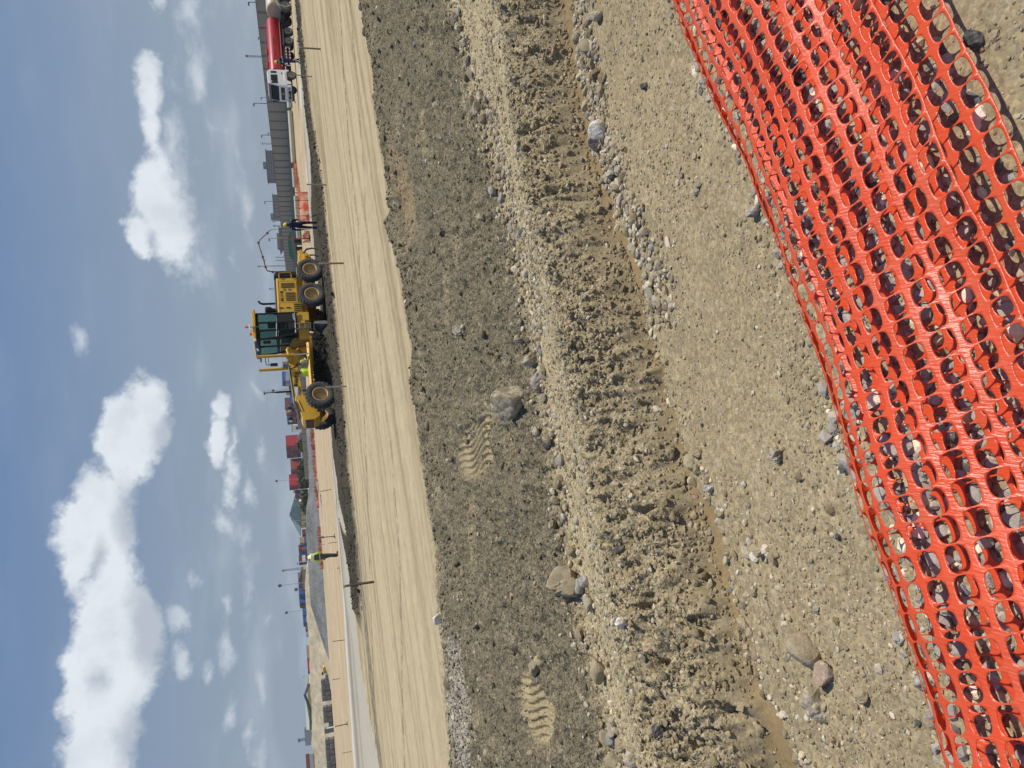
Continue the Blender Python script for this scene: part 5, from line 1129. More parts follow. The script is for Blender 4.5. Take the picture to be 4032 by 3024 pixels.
def wall_pt(y): 
    D = 2.3 * 3028 / (68 - .0394 * y); p = AT(0, 0, 1); r_ = ray(1186 + (y - 1512) * math.tan(ROLL), y); return np.array([r_[0] / r_[1] * D, D])
def build_wall():
    a, b = wall_pt(-250), wall_pt(1130); L_ = np.linalg.norm(b - a); d = (b - a) / L_; rz = math.atan2(d[1], d[0])
    o = thing('boundary_wall', 'long grey precast concrete panel wall receding behind the truck', 'wall', (a[0], a[1], .05), rz)
    step = 4.0; n = int(L_ / step)
    pm = MB().box((step / 2, 0, 2.36), (step - .34, .16, 2.95)).mesh('panel'); pm.materials.append(CONC)
    qm = MB().box((0, 0, 2.0), (.36, .34, 3.75)).mesh('post'); qm.materials.append(CONCD)
    for i in range(n):
        for nm, me in (('panel', pm), ('post', qm)):
            q = bpy.data.objects.new(nm, me); COL.objects.link(q); q.parent = o; q.location = (i * step, 0, 0)
    MB().box((L_ / 2, 0, .45), (L_, .6, .9)).build('plinth', PLINTH, o)
    MB().box((L_ / 2, 0, 3.87), (L_, .26, .08)).build('coping', CONCD, o)
build_wall()
def wall2():
    a = AT(1203, 1300, 250)[:2]; b = AT(1203, 1900, 262)[:2]; L_ = np.linalg.norm(b - a); d = (b - a) / L_
    o = thing('boundary_wall', 'low grey concrete panel wall behind the grader nose and gravel heap', 'wall', (a[0], a[1], .05), math.atan2(d[1], d[0]))
    n = int(L_ / 2.6)
    pm = MB().box((1.3, 0, 1.25), (2.45, .14, 2.4)).box((1.3, 0, .9), (2.45, .18, .05)).box((1.3, 0, 1.7), (2.45, .18, .05)).mesh('panel'); pm.materials.append(CONC)
    qm = MB().box((0, 0, 1.3), (.2, .24, 2.6)).mesh('post'); qm.materials.append(CONCD)
    for i in range(n):
        for nm, me in (('panel', pm), ('post', qm)):
            q = bpy.data.objects.new(nm, me); COL.objects.link(q); q.parent = o; q.location = (i * 2.6, 0, 0)
wall2()
def pipe(y0, y1, D, label):
    a = AT(1186 + (y0 - 1512) * math.tan(ROLL), y0, D); b = AT(1186 + (y1 - 1512) * math.tan(ROLL), y1, D + 1.0)
    c = (a + b) / 2; Lh = np.linalg.norm((b - a)[:2]) / 2
    o = MB(); r_ = .36; t = .03
    o.lathe([(r_, -Lh), (r_, Lh), (r_ - t, Lh), (r_ - t, -Lh)], (0, 0, 0), (1, 0, 0), 28, True)
    for k in np.linspace(-Lh + .1, Lh - .1, max(2, int(Lh / 3))): o.lathe([(r_ + .012, k - .04), (r_ + .012, k + .04), (r_ - .01, k + .04), (r_ - .01, k - .04)], (0, 0, 0), (1, 0, 0), 28, True)
    q = o.build('pipe', PIPE, None, smooth=True, loc=(c[0], c[1], .06 + r_ + .08), rot=(0, 0, math.atan2(b[1] - a[1], b[0] - a[0])))
    tag(q, label, 'pipe', 'large pipes along the wall')
pipe(250, 424, 112, 'beige steel pipe partly hidden behind the white truck cab')
pipe(436, 640, 112, 'longest beige steel pipe on the ground before the wall, left of the cab')
pipe(662, 736, 112, 'short beige pipe behind the low orange barrier')
pipe(772, 868, 112, 'beige pipe behind the tall orange barrier, right of the standing person')
pipe(895, 935, 112, 'beige pipe end between the standing person and the red post')

def sheet_mat():
    m, nt, b = mat_new('barrier_mesh'); L = nt.links.new
    geo = node(nt, 'ShaderNodeNewGeometry'); n1 = node(nt, 'ShaderNodeTexNoise'); n1.inputs['Scale'].default_value = 1.6; n1.inputs['Detail'].default_value = 5; L(geo.outputs['Position'], n1.inputs['Vector']); L(mixc(nt, mapr(nt, n1.outputs[0], .35, .65), (.58, .075, .04), (.82, .19, .10)), b.inputs['Base Color']); b.inputs['Roughness'].default_value = .5
    tr = node(nt, 'ShaderNodeBsdfTransparent'); mx = node(nt, 'ShaderNodeMixShader'); L(mapr(nt, n1.outputs[0], .4, .62, .05, .5), mx.inputs[0])
    L(b.outputs[0], mx.inputs[1]); L(tr.outputs[0], mx.inputs[2]); L(mx.outputs[0], nt.nodes['Material Output'].inputs[0]); return m
BARR = sheet_mat()
def barrier(p0, p1, h, label, z=.1, lay=0.0, posts=4, seed=1):
    """orange barrier mesh between two ground pixels, sagging between its posts"""
    a = G(*p0, z); b = G(*p1, z); d = (b - a)[:2]; Ln = np.linalg.norm(d); rz = math.atan2(d[1], d[0])
    o = thing('mesh_barrier', label, 'barrier', (a[0], a[1], z), rz, 'orange mesh barriers')
    nu, nv = max(12, int(Ln / .35)), 6; u = np.linspace(0, Ln, nu); V = []
    for j in range(nv):
        t = j / (nv - 1)
        sag = 1 - .22 * np.abs(np.sin(u / Ln * math.pi * posts)) - .15 * (perlin(u * .6, u * 0, seed) + .3)
        V.append(np.stack([u, .22 * perlin(u * .8, u * 0 + t * 1.4, seed + 3) - lay * t, t * h * sag + .02], 1))
    V = np.vstack(V); Q = np.array([(j * nu + i, j * nu + i + 1, (j + 1) * nu + i + 1, (j + 1) * nu + i) for j in range(nv - 1) for i in range(nu - 1)])
    s = grid_mesh('mesh', V, Q, BARR, True); s.parent = o
    for i in range(posts + 1): MB().tube([(Ln * i / posts, .03, -.1), (Ln * i / posts + .03, .05, h * 1.05)], .025, 6).build('post', DARKW, o)
    return o
barrier((1186, 770), (1164, 612), .62, 'low crumpled orange barrier in front of the beige pipes', lay=.5, posts=6, seed=2)
barrier((1222, 880), (1212, 758), .98, 'tall orange mesh barrier to the right of the standing person', posts=4, seed=4)
barrier((1222, 955), (1221, 905), .62, 'orange mesh barrier panel tied to the leaning red post', posts=2, seed=6)
barrier((1253, 1934), (1236.5, 1690), .68, 'long low orange barrier along the foot of the gravel heap', posts=16, seed=8)
barrier((1257.5, 2000), (1253, 1936), .5, 'sunken orange barrier beside the far thin stake', posts=4, seed=10)
barrier((1270, 2178), (1263, 2074), .68, 'orange barrier behind the person in the cream hat', posts=6, seed=12)
barrier((1275, 2240), (1272, 2196), .68, 'small orange barrier left of the person in the cream hat', posts=2, seed=14)
b = G(1222, 938, .1); t = AT(1121, 943, b[1]); v = t - b
o = thing('marker_post', 'leaning red post with an orange mesh panel before the green canopy', 'post', b)
MB().tube([(0, 0, 0), tuple(v)], [.06, .03], 8).build('post_shaft', REDP, o, smooth=True); MB().box((0, 0, .05), (.4, .4, .1)).build('base', DARKW, o)
# ------------------------------------------------------------------ shade canopy, pump truck, buildings behind the wall
def canopy():
    a = G(1189, 958, .1); D = a[1] + 1
    o = thing('shade_canopy', 'green shade canopy on thin poles in front of the concrete wall', 'canopy', (AT(1150, 960, D)[0], D, .08))
    def P(x, y, dd=0): q = AT(x, y, D + dd); return (q[0] - o.location.x, dd, q[2] - .08)
    GRN = paint('canopy_green', (.035, .17, .125), .7, dirt=.3, dirtcol=(.06, .2, .16), scale=.5)
    F_ = [P(1150, 900), P(1134, 935), P(1135, 972), P(1140, 1010), P(1160, 1030)]
    B_ = [P(1152, 905, 4), P(1136, 940, 4), P(1137, 977, 4), P(1146, 1012, 4), P(1162, 1032, 4)]
    lo = [P(1150, 900), P(1148, 935), P(1150, 972), P(1158, 1008), P(1160, 1030)]
    m = MB(); n = 5
    m.add(F_ + B_, [(i, i + 1, n + i + 1, n + i) for i in range(n - 1)]).add(F_ + lo, [(i, n + i, n + i + 1, i + 1) for i in range(1, n - 2)] + [(0, n + 1, 1), (3, n + 3, 4)])
    s = m.build('sheet', GRN, o); sm = s.modifiers.new('thick', 'SOLIDIFY'); sm.thickness = .03
    for (x, y, dd) in ((1150, 905, 0), (1148, 958, 0), (1150, 1004, 0), (1150, 910, 4), (1150, 1008, 4)):
        q = P(x, y, dd); MB().tube([(q[0], dd, 0), (q[0], dd, q[2])], .035, 6).build('pole', GREYP, o)
    for (x, dd, s_) in ((-.6, 2, .8), (.8, 2.4, 1.0), (2.0, 2, .7)):
        q = thing('site_box', {.8: 'dark site box under the middle of the green canopy', 1.0: 'dark tall site box under the right half of the green canopy', .7: 'small dark site box at the right edge of the green canopy'}[s_], 'box', (o.location.x + x, D + dd, .08))
        MB().box((0, 0, s_ * .5), (1.0, .6, s_)).build('body', BLK, q, .04); MB().box((0, 0, s_ + .03), (1.06, .66, .06)).build('lid', DGY, q, .02)
canopy()
def tower(y0, y1, xt0, D, label, nx, nz, zlow, wallc, winc, pent=None, frac=.6, name='building', h_win=.55):
    a = AT(xt0, y1, D); b = AT(xt0 + (y0 - y1) * math.tan(ROLL), y0, D); W = b[0] - a[0]; Ht = (a[2] + b[2]) / 2
    o = thing(name, label, 'building', (a[0], D, 0))
    MB().box((W / 2, 6, Ht / 2), (W, 12, Ht)).build('wall', wallc, o); MB().box((W / 2, 5.9, Ht + .25), (W + 1.4, 13.4, .5)).build('roof', CONCD, o)
    dz = (Ht - zlow) / nz; dx = W / nx
    for k in range(nz):
        for i in range(nx):
            MB().box((dx * (i + .5), -.02, zlow + dz * (k + .5)), (dx * frac, .12, dz * h_win)).build('window', winc, o)
    if pent: MB().box((W * pent[0], 6, Ht + .5 + pent[2] / 2), (W * pent[1], 6, pent[2])).build('penthouse', CONC, o)
HZ1 = paint('facade_bluegrey', (.115, .135, .165), .8, dirt=.1); WIN = paint('window_dark', (.035, .045, .065), .25, dirt=.1); WINL = paint('window_light', (.30, .33, .37), .4, dirt=.1); HZ2 = paint('facade_tan', (.25, .24, .235), .85, dirt=.2); HZ3 = paint('shed_slate', (.15, .17, .21), .7, dirt=.1)
tower(592, 703, 1055, 560, 'dark office block with rows of pale window bands above the wall', 11, 6, 5.5, HZ1, WINL, (.55, .18, 2.2), .62, h_win=.30)
tower(766, 838, 1079, 620, 'tan apartment block with vertical dark stripes, taller of two', 6, 1, 7, HZ2, HZ1, None, .3, h_win=.85)
tower(805, 858, 1080, 640, 'narrow grey apartment block stepping down beside the tan one', 4, 1, 8, HZ2, HZ1, (.2, .4, 2.2), .3, h_win=.85)
tower(896, 980, 1106, 420, 'long slate blue flat roofed shed above the wall', 14, 1, 4, HZ3, HZ1, (.45, .7, 1.2), .4)
tower(1092, 1166, 1099, 420, 'maroon flat building rising behind the grader hood', 6, 1, 4.5, MAROON, HZ1, None, .3)
tower(862, 885, 1112, 600, 'low hazy grey block between the tan and slate buildings', 3, 1, 5, HZ2, HZ1, None, .4)
def pump():
    D = 275; P = lambda x, y: AT(x, y, D)
    c = P(1128, 1066); o = thing('concrete_pump', 'concrete pump with long jointed dark red boom folded over the wall', 'concrete pump', (c[0], D, 0))
    L_ = lambda x, y: tuple(P(x, y) - np.array([c[0], D, 0]))
    BM = paint('boom_red', (.14, .03, .04), .6, dirt=.3, dirtcol=(.08, .05, .06))
    pts = [(1128, 1069), (1074, 1071), (1052, 1066), (1046, 1052), (1035, 1012), (1026, 985), (1020, 965), (1018, 956), (1024, 945), (1035, 934), (1053, 918), (1058, 911), (1067, 905), (1080, 904), (1108, 903)]
    segs = [(0, 1, .24), (1, 3, .24), (3, 4, .22), (4, 7, .20), (7, 10, .17), (10, 12, .13), (12, 14, .07)]
    for a, b, r_ in segs:
        MB().tube([L_(*q) for q in pts[a:b + 1]], r_, 6).build('boom_section', BM if r_ > .1 else DGY, o)
    for k in (1, 3, 4, 7, 10): q = L_(*pts[k]); MB().cyl((q[0], -.4, q[2]), (q[0], .4, q[2]), .40, n=10).build('boom_joint', BM, o)
    q = L_(*pts[5]); MB().tube([L_(1032, 1016), L_(1044, 1024), L_(1040, 1036)], .10, 6).build('ram', DGY, o)
    base = P(1120, 1030); x = base[0] - c[0]
    MB().box((x - 1, 0, 2.6), (8.5, 2.4, 2.2)).build('body', WHITE, o, .1); MB().box((x + 2.6, 0, 4.2), (1.6, 2, 1.0)).build('cab', WHITE, o, .1)
    for k in (-4, -2.6, 1.6): MB().lathe([(.25, -1.2), (.52, -1.2), (.52, 1.2), (.25, 1.2)], (x + k, 0, .56), (0, 1, 0), 20, True).build('wheel', RUB, o)
    for yy in (1013, 1025): MB().tube([L_(1122, yy), L_(1084, yy)], .10, 5).build('outrigger', DGY, o)
pump()
# lamp posts, masts and cranes
LPM = paint('pole_grey', (.30, .32, .34), .5, dirt=.2); LPD = paint('pole_dark', (.10, .115, .13), .5, dirt=.2); CR = paint('crane_red_hazed', (.46, .38, .40), .6, dirt=.3, dirtcol=(.5, .45, .45))  # crane red is paled, distance haze mixed into the colour
def pole(y, x0, x1, D, rad, label, kind='lamp', mat=LPD, ytop=None):
    b = AT(x1, y, D); t = AT(x0, ytop if ytop else y - (x1 - x0) * (y - 700) / 12500, D); Hh = t[2]
    o = thing({'lamp': 'street_lamp', 'flood': 'floodlight_mast', 'mast': 'lattice_mast', 'crane': 'crane_tower'}[kind], label, {'lamp': 'street lamp', 'flood': 'floodlight', 'mast': 'mast', 'crane': 'crane'}[kind], (t[0], D, 0))
    if kind in ('lamp', 'flood'):
        MB().tube([(0, 0, 0), (0, 0, Hh)], [rad * 1.3, rad * .8], 8).build('pole', mat, o)
        if kind == 'lamp': MB().tube([(0, 0, Hh - .2), (-rad * 3.5, 0, Hh + .05)], rad * .7, 6).box((-rad * 4, 0, Hh + .05), (rad * 6, rad * 4, rad * 3)).build('lamp_head', LPD, o)
        else: MB().box((0, 0, Hh), (rad * 11, rad * 5, rad * 12)).box((0, -rad * 3, Hh), (rad * 9, rad * 2, rad * 9)).build('lamp_head', LPD, o)
    else:
        w = rad * 3.2; m = MB()
        for sx in (-1, 1):
            for sy in (-1, 1): m.tube([(sx * w, sy * w, 0), (sx * w * .8, sy * w * .8, Hh)], rad * .55, 4)
        k = max(6, int(Hh / (w * 2.2)))
        for i in range(k):
            z0, z1 = Hh * i / k, Hh * (i + 1) / k
            for sy in (-1, 1): m.tube([(-w, sy * w, z0), (w * .9, sy * w, z1)], rad * .35, 3).tube([(w, sy * w, z0), (w, -sy * w, z1)], rad * .35, 3)
        m.build('lattice', mat, o); MB().box((0, 0, Hh * .96), (w * 2.6, w * 2.6, Hh * .05)).build('platform', mat, o)
    return o
pole(6, 980, 1014, 150, .09, 'street lamp above the wall over the beige tanker')
pole(146, 1018, 1030, 240, .10, 'small lamp just topping the wall over the red tank')
pole(218, 966, 1036, 420, .11, 'lattice aerial mast rising behind the red tank', 'mast', LPD)
pole(383, 1029, 1056, 260, .10, 'short lamp post right beside the white cab roof')
pole(405, 1000, 1058, 210, .11, 'tall lamp post just left of the white cab')
pole(523, 1056, 1071, 280, .10, 'lower lamp of the pair left of the truck')
pole(531, 1031, 1072, 240, .11, 'taller lamp of the pair left of the truck')
pole(565, 1029, 1076, 700, .16, 'pale reddish mast beside the dark office block', 'mast', CR)
pole(793, 1043, 1082, 300, .12, 'lamp post in front of the tan apartment block')
pole(868, 1075, 1094, 600, .2, 'faint thin lamp post right of the pump boom tip', mat=LPM)
pole(890, 1076, 1108, 600, .16, 'faint hazy mast right of the pump boom tip', 'mast', LPM)
pole(939, 1060, 1096, 400, .2, 'lamp post above the slate blue shed', mat=LPM)
pole(1052, 1014, 1112, 500, .11, 'tall lattice mast behind the pump boom', 'mast', LPM)
pole(1139, 1059, 1090, 500, .10, 'hazy mast behind the grader exhaust', 'mast', LPM)
pole(1541, 1076, 1130, 420, .10, 'floodlight mast over the white containers behind the grader beam', 'flood')
pole(1899, 1089, 1140, 560, .12, 'floodlight mast behind the second red stack', 'flood', LPM)
pole(1940, 1158, 1212, 240, .12, 'pale leaning lamp post by the white pickup', 'lamp', LPM, ytop=1930)
pole(2240, 1109, 1188, 640, .2, 'tall red and white lattice crane tower', 'crane', CR, ytop=2247)
pole(2300, 1102, 1190, 420, .13, 'floodlight mast above the blue containers', 'flood', LPM, ytop=2306)
pole(2323, 1166, 1180, 520, .16, 'short mast with a red box over the blue containers', 'flood', CR)
pole(2405, 1128, 1195, 480, .12, 'floodlight mast above the single blue container row', 'flood', LPM, ytop=2412)
pole(2666, 1195, 1222, 520, .10, 'faint lamp behind the sand mound', 'lamp', LPM)
pole(2913, 1173, 1202, 640, .25, 'hazy mast above the grey containers', 'mast', LPD, ytop=2916)
pole(2210, 1172, 1212, 520, .2, 'white lamp post in front of the maroon containers', 'lamp', WHITE, ytop=2214)
# ------------------------------------------------------------------ container yard
def yard_bank():
    V = []; xs = np.linspace(-480, 130, 60); prof = [(505, 0.0), (520, 1.6), (540, 4.6), (556, 5.2), (900, 5.3), (930, 0)]
    for (y, z) in prof:
        V.append(np.stack([xs, y + 5 * perlin(xs * .03, xs * 0 + y, 3), z * (1 + .06 * perlin(xs * .05, xs * 0 + y * .1, 5)) * sstep(-480, -440, xs) * sstep(130, 90, xs)], 1))
    n = len(xs); V = np.vstack(V); Q = np.array([(j * n + i, j * n + i + 1, (j + 1) * n + i + 1, (j + 1) * n + i) for j in range(len(prof) - 1) for i in range(n - 1)])
    m = paint('yard_earth', (.27, .22, .15), .95, dirt=.5, dirtcol=(.14, .15, .08), scale=.08, spec=.1)
    tag(grid_mesh('yard_terrain', V, Q, m, True), kind='structure')
yard_bank()
CCOL = {'red': (.42, .022, .03), 'maroon': (.13, .022, .025), 'rust red': (.30, .075, .04), 'plum': (.17, .06, .06), 'brown': (.24, .10, .05), 'blue': (.03, .10, .30), 'navy': (.03, .055, .12), 'orange': (.50, .13, .045), 'white': (.55, .55, .52), 'grey': (.34, .36, .37), 'tan': (.36, .26, .14), 'teal': (.05, .18, .22)}
CM = {k: paint('container_' + k.replace(' ', '_'), v, .55, dirt=.25, dirtcol=tuple(.5 * q + .12 for q in v), scale=.4) for k, v in CCOL.items()}
def cmesh(Ln):
    W, Hc = 2.44, 2.6; m = MB(); n = int(Ln / .55); poly = []
    for i in range(n):
        x0 = -Ln + i * Ln / n; s = Ln / n
        for (a, q) in ((0, .0), (.3, .0), (.5, .06), (.8, .06)): poly.append((x0 + a * s, -q))
    poly.append((0, 0)); top = poly; bot = [(x, -W - y) for x, y in reversed(poly)]
    m.prism(top + bot, .12, Hc - .1, 'z')
    for x in (-.06, -Ln + .06):
        for y in (-.06, -W + .06): m.box((x, y, Hc / 2), (.16, .16, Hc))
    for y in (-.05, -W + .05):
        for z in (.07, Hc - .06): m.box((-Ln / 2, y, z), (Ln, .14, .13))
    for z in (.07, Hc - .06): m.box((-.06, -W / 2, z), (.14, W, .13)).box((-Ln + .06, -W / 2, z), (.14, W, .13))
    me = m.mesh('container'); me.materials.append(CM['red']); return me
def cdoor():
    m = MB()
    for y in (-.35, -.95, -1.5, -2.1): m.tube([(.05, y, .15), (.05, y, 2.45)], .035, 4)
    m.box((.03, -1.22, 1.3), (.03, .05, 2.3)).box((.05, -.95, 1.2), (.05, .4, .08)).box((.05, -1.5, 1.2), (.05, .4, .08)); me = m.mesh('door_bars'); me.materials.append(LPM); return me
CMESH = {40: cmesh(12.19), 20: cmesh(6.06)}; CDOOR = cdoor(); CPROTO = {}
TIER = ['top', 'second', 'third', 'fourth', 'fifth', 'sixth']
COLW = ['rightmost', 'second', 'third', 'fourth', 'leftmost']
def stack(yc, xt, cols, where, D=600, phi=37, size=40, zmin=5.2):
    """cols: one list per column (first is the column with the lit long side), colours from the top down; yc, xt: pixel of its top corner"""
    p = AT(xt, yc, D); e = np.array([-math.sin(R(phi)), -math.cos(R(phi))]); l = np.array([math.cos(R(phi)), -math.sin(R(phi))]); ang = math.atan2(e[1], e[0])
    for ci, colr in enumerate(cols):
        z = p[2]
        for ti, cn in enumerate(colr):
            z -= 2.6
            if z < zmin - 2.5: break
            o = bpy.data.objects.new('shipping_container', CMESH[size]); COL.objects.link(o)
            q = p[:2] - l * 2.5 * ci
            o.location = (q[0], q[1], max(z, zmin - .05)); o.rotation_euler = (0, 0, ang)
            o.material_slots[0].link = 'OBJECT'; o.material_slots[0].material = CM[cn]
            lab = f"{cn} container, {TIER[ti]} tier, " + (f"{COLW[ci]} of " if len(cols) > 1 else '') + where
            tag(o, lab, 'container', 'stacked shipping containers')
            if D < 640:
                d = bpy.data.objects.new('door_bars', CDOOR); COL.objects.link(d); d.parent = o
            z = z
red5 = ['red', 'red', 'red', 'rust red', 'maroon']
stack(1756, 1126, [red5, ['maroon', 'red', 'red', 'maroon', 'red'], ['red', 'maroon', 'maroon', 'red'], ['maroon', 'red', 'maroon', 'maroon'], ['maroon', 'maroon', 'red', 'maroon']], 'the tall red stack left of the grader')
stack(1849, 1145, [['brown', 'red', 'red', 'maroon'], ['navy', 'maroon', 'maroon']], 'the stack left of the blue shed')
stack(1912, 1139, [['red', 'red', 'red', 'brown'], ['maroon', 'maroon', 'maroon']], 'the red stack above the white pickup')
stack(1952, 1162, [['maroon', 'maroon', 'brown']], 'the stack above the grey billboard', size=20)
stack(2004, 1166, [['plum', 'plum', 'maroon']], 'the plum stack before the green roof')
stack(1381, 1107, [['rust red', 'rust red', 'rust red', 'maroon'], ['maroon', 'brown', 'maroon']], 'the stack behind the grader cab')
stack(1424, 1112, [['white', 'white', 'grey', 'maroon'], ['maroon', 'blue', 'maroon'], ['navy', 'maroon', 'brown']], 'the white stack behind the mirror', size=20)
stack(1500, 1111, [['blue', 'grey', 'maroon', 'brown'], ['blue', 'white', 'maroon']], 'the blue stack behind the guidance mast')
stack(1546, 1126, [['white', 'maroon', 'maroon', 'blue']], 'the white-topped stack right of the blue doors')
stack(1585, 1142, [['blue', 'blue', 'maroon'], ['navy', 'blue', 'maroon']], 'the blue-doored stack behind the beam')
stack(1605, 1122, [['plum', 'plum', 'maroon', 'brown']], 'the brown stack left of the blue doors')
stack(1627, 1127, [['orange', 'maroon', 'rust red', 'rust red']], 'the orange-topped stack above the grader nose', size=20)
stack(1642, 1130, [['blue', 'maroon', 'orange', 'maroon'], ['navy', 'maroon', 'orange', 'maroon'], ['maroon', 'maroon', 'brown', 'maroon']], 'the mixed stack above the grader nose', size=20)
stack(2104, 1190, [['maroon', 'brown', 'grey'], ['navy', 'white']], 'the low stack left of the green roof', D=700, size=20)
stack(2138, 1181, [['tan', 'grey', 'navy'], ['navy', 'blue', 'navy']], 'the tan-topped stack right of the cream hat', D=640, size=20)
stack(2166, 1176, [['maroon', 'red', 'blue'], ['teal', 'navy', 'blue'], ['blue', 'blue', 'navy']], 'the maroon and blue stack above the cream hat', D=700, size=20)
stack(2210, 1177, [['maroon', 'white', 'maroon'], ['navy', 'maroon', 'maroon']], 'the dark stack by the crane tower', D=660, size=20)
for yc, xt, cs, wh in ((2303, 1175, ['blue', 'maroon', 'brown'], 'the first blue stack left of the crane tower'), (2340, 1177, ['blue', 'blue', 'maroon'], 'the middle blue stack over the sand mound'), (2374, 1179, ['blue', 'blue', 'navy'], 'the last tall blue stack over the sand mound'), (2388, 1182, ['maroon', 'red', 'maroon'], 'the narrow maroon stack over the sand mound')):
    stack(yc, xt, [cs, ['navy', 'blue']] if yc != 2388 else [cs], wh, D=620)
stack(2422, 1192, [['blue', 'navy']], 'the low blue row, right half, over the sand mound', D=620); stack(2452, 1194, [['blue', 'navy'], ['teal', 'navy']], 'the low blue row, left half, over the sand mound', D=620)
stack(2592, 1209, [['tan', 'maroon']], 'the low stack over the middle of the sand mound', D=640); stack(2640, 1212, [['red', 'maroon'], ['maroon', 'maroon']], 'the red row over the middle of the sand mound', D=640)
stack(2500, 1206, [['grey', 'navy']], 'the grey stack low over the sand mound', D=660, size=20); stack(2480, 1203, [['plum', 'navy']], 'the plum stack low over the sand mound', D=660, size=20)
stack(2937, 1203, [['grey', 'grey', 'white'], ['maroon', 'maroon']], 'the grey stack left of the pale green roof', D=600, phi=78)
stack(3040, 1208, [['rust red', 'white', 'grey']], 'the stack at the lower left edge', D=600, phi=78)
def yard_lettering():
    q = AT(1215, 2925, 590); text = 0
# ------------------------------------------------------------------ sheds and signs in front of the yard
GRD = paint('roof_dark_green', (.022, .062, .055), .6, dirt=.2, scale=.2); GRL = paint('roof_pale_green', (.12, .19, .15), .6, dirt=.2, scale=.2); CRM = paint('cream_wall', (.62, .57, .40), .85, dirt=.15, scale=.3); LGR = paint('roof_mint', (.42, .50, .34), .6, dirt=.1, scale=.2); DKR = paint('fascia_dark', (.05, .048, .05), .6, dirt=.1)
def shed_green():
    D = 470; P = lambda x, y, dd=0: AT(x, y, D + dd); c = P(1203, 2045)
    o = thing('shed', 'big shed with a dark green hipped roof and cream walls', 'shed', (c[0], D, 0)); L_ = lambda x, y, dd=0: tuple(P(x, y, dd) - np.array([c[0], D, 0]))
    ap = L_(1140, 2024, 8); el = L_(1183, 2112, 3); er = L_(1160, 1966, 3); fl = L_(1184, 2075, -4); fr = L_(1180, 2006 - 30, -4); ap2 = L_(1147, 2046, 18)
    m = MB().add([ap, fl, fr], [(0, 1, 2)]).add([ap, fr, er, (er[0], er[1] + 18, er[2])], [(0, 1, 2, 3)]); s = m.build('gable_roof', GRD, o); q = s.modifiers.new('thick', 'SOLIDIFY'); q.thickness = .3
    m = MB().add([ap, ap2, (el[0], el[1] + 12, el[2]), el, fl], [(0, 1, 2, 3, 4)]); s = m.build('side_roof', GRL, o); q = s.modifiers.new('thick', 'SOLIDIFY'); q.thickness = .3
    xw0, xw1 = L_(1195, 2080, -2)[0], L_(1190, 1975, -2)[0]; zt = fl[2] + .1
    MB().box(((xw0 + xw1) / 2, 4, zt / 2), (xw1 - xw0, 11, zt)).build('wall', CRM, o)
    for k in range(5): MB().box((xw0 + (k + .5) * (xw1 - xw0) / 5, -1.55, zt * .55), ((xw1 - xw0) / 5 * .10, .16, zt * .9)).build('pilaster', DKR, o)
    for k in (0, 1): MB().box((xw0 + 1.2 + 1.4 * k, -1.56, zt * .6), (.8, .14, 1.1)).build('window', WIN, o)
    for k in range(3): MB().box((ap[0] - 1.0 - k * 1.3, ap[1], ap[2] - .2 - .6 * k), (.5, .6, .7)).build('roof_vent', DKR, o)
    MB().tube([L_(1164, 2050, -4), L_(1186, 2050, -4)], .12, 6).build('downpipe', LPM, o)
shed_green()
def simple_shed(y0, y1, xt, D, label, hh, wallm, roofm, win=3, sign=None, depth=8, gable=0):
    a = AT(xt, y1, D); b = AT(xt, y0, D); W = b[0] - a[0]; Ht = max(a[2], b[2]) if hh is None else hh
    o = thing('building', label, 'building', (a[0], D, 0)); MB().box((W / 2, depth / 2, Ht / 2), (W, depth, Ht)).build('wall', wallm, o)
    if gable: MB().prism([(-.5, Ht), (W + .5, Ht), (W / 2, Ht + gable)], -.5, depth + .5).build('roof', roofm, o)
    else: MB().box((W / 2, depth / 2, Ht + .15), (W + .6, depth + .6, .3)).build('roof', roofm, o)
    for k in range(win): MB().box((W * (k + .5) / win, -.02, Ht * .62), (W / win * .4, .1, Ht * .28)).build('window', WIN, o)
    return o, W, Ht
simple_shed(1674, 1700, 1152, 400, 'white block with a dark window between the two container stacks', None, WHITE, LPM, 1)
simple_shed(1690, 1604, 1176, 330, 'long pale grey roofed store behind the grader nose', None, CONC, LPM, 4)
simple_shed(1706, 1738, 1184, 300, 'grey cabin with two windows before the red stack', None, GREYP, LPM, 2, gable=1.0)
BLUEW = paint('shed_blue', (.05, .19, .50), .6, dirt=.15)
simple_shed(1770, 1820, 1193, 300, 'bright blue shed with a white roof edge in front of the hedge', None, BLUEW, WHITE, 1)
simple_shed(2242, 2322, 1194, 450, 'brown roofed warehouse behind the crest of the gravel heap', None, CONC, paint('roof_brown', (.14, .085, .045), .8, dirt=.3, scale=.3), 0, gable=2.2)
o, W, Ht = simple_shed(2690, 2872, 1224, 320, 'long building with mint green roof and dark gable edge behind the sand mound', None, CRM, LGR, 0)
def mint_roof():
    D = 318; P = lambda x, y, dd=0: AT(x, y, D + dd); c = P(1220, 2780); m = bpy.data.objects; L_ = lambda x, y, dd=0: tuple(P(x, y, dd) - np.array(o.location))
    ap, lo, hi = L_(1200, 2736), L_(1222, 2796), L_(1216, 2694); far = L_(1207, 2874, 20); fl = L_(1224, 2874, 0)
    s = MB().add([ap, far, fl, lo], [(0, 1, 2, 3)]).build('roof_slope', LGR, o); q = s.modifiers.new('thick', 'SOLIDIFY'); q.thickness = .2
    MB().tube([hi, ap, lo, fl], .5, 4).build('fascia', DKR, o)
mint_roof()
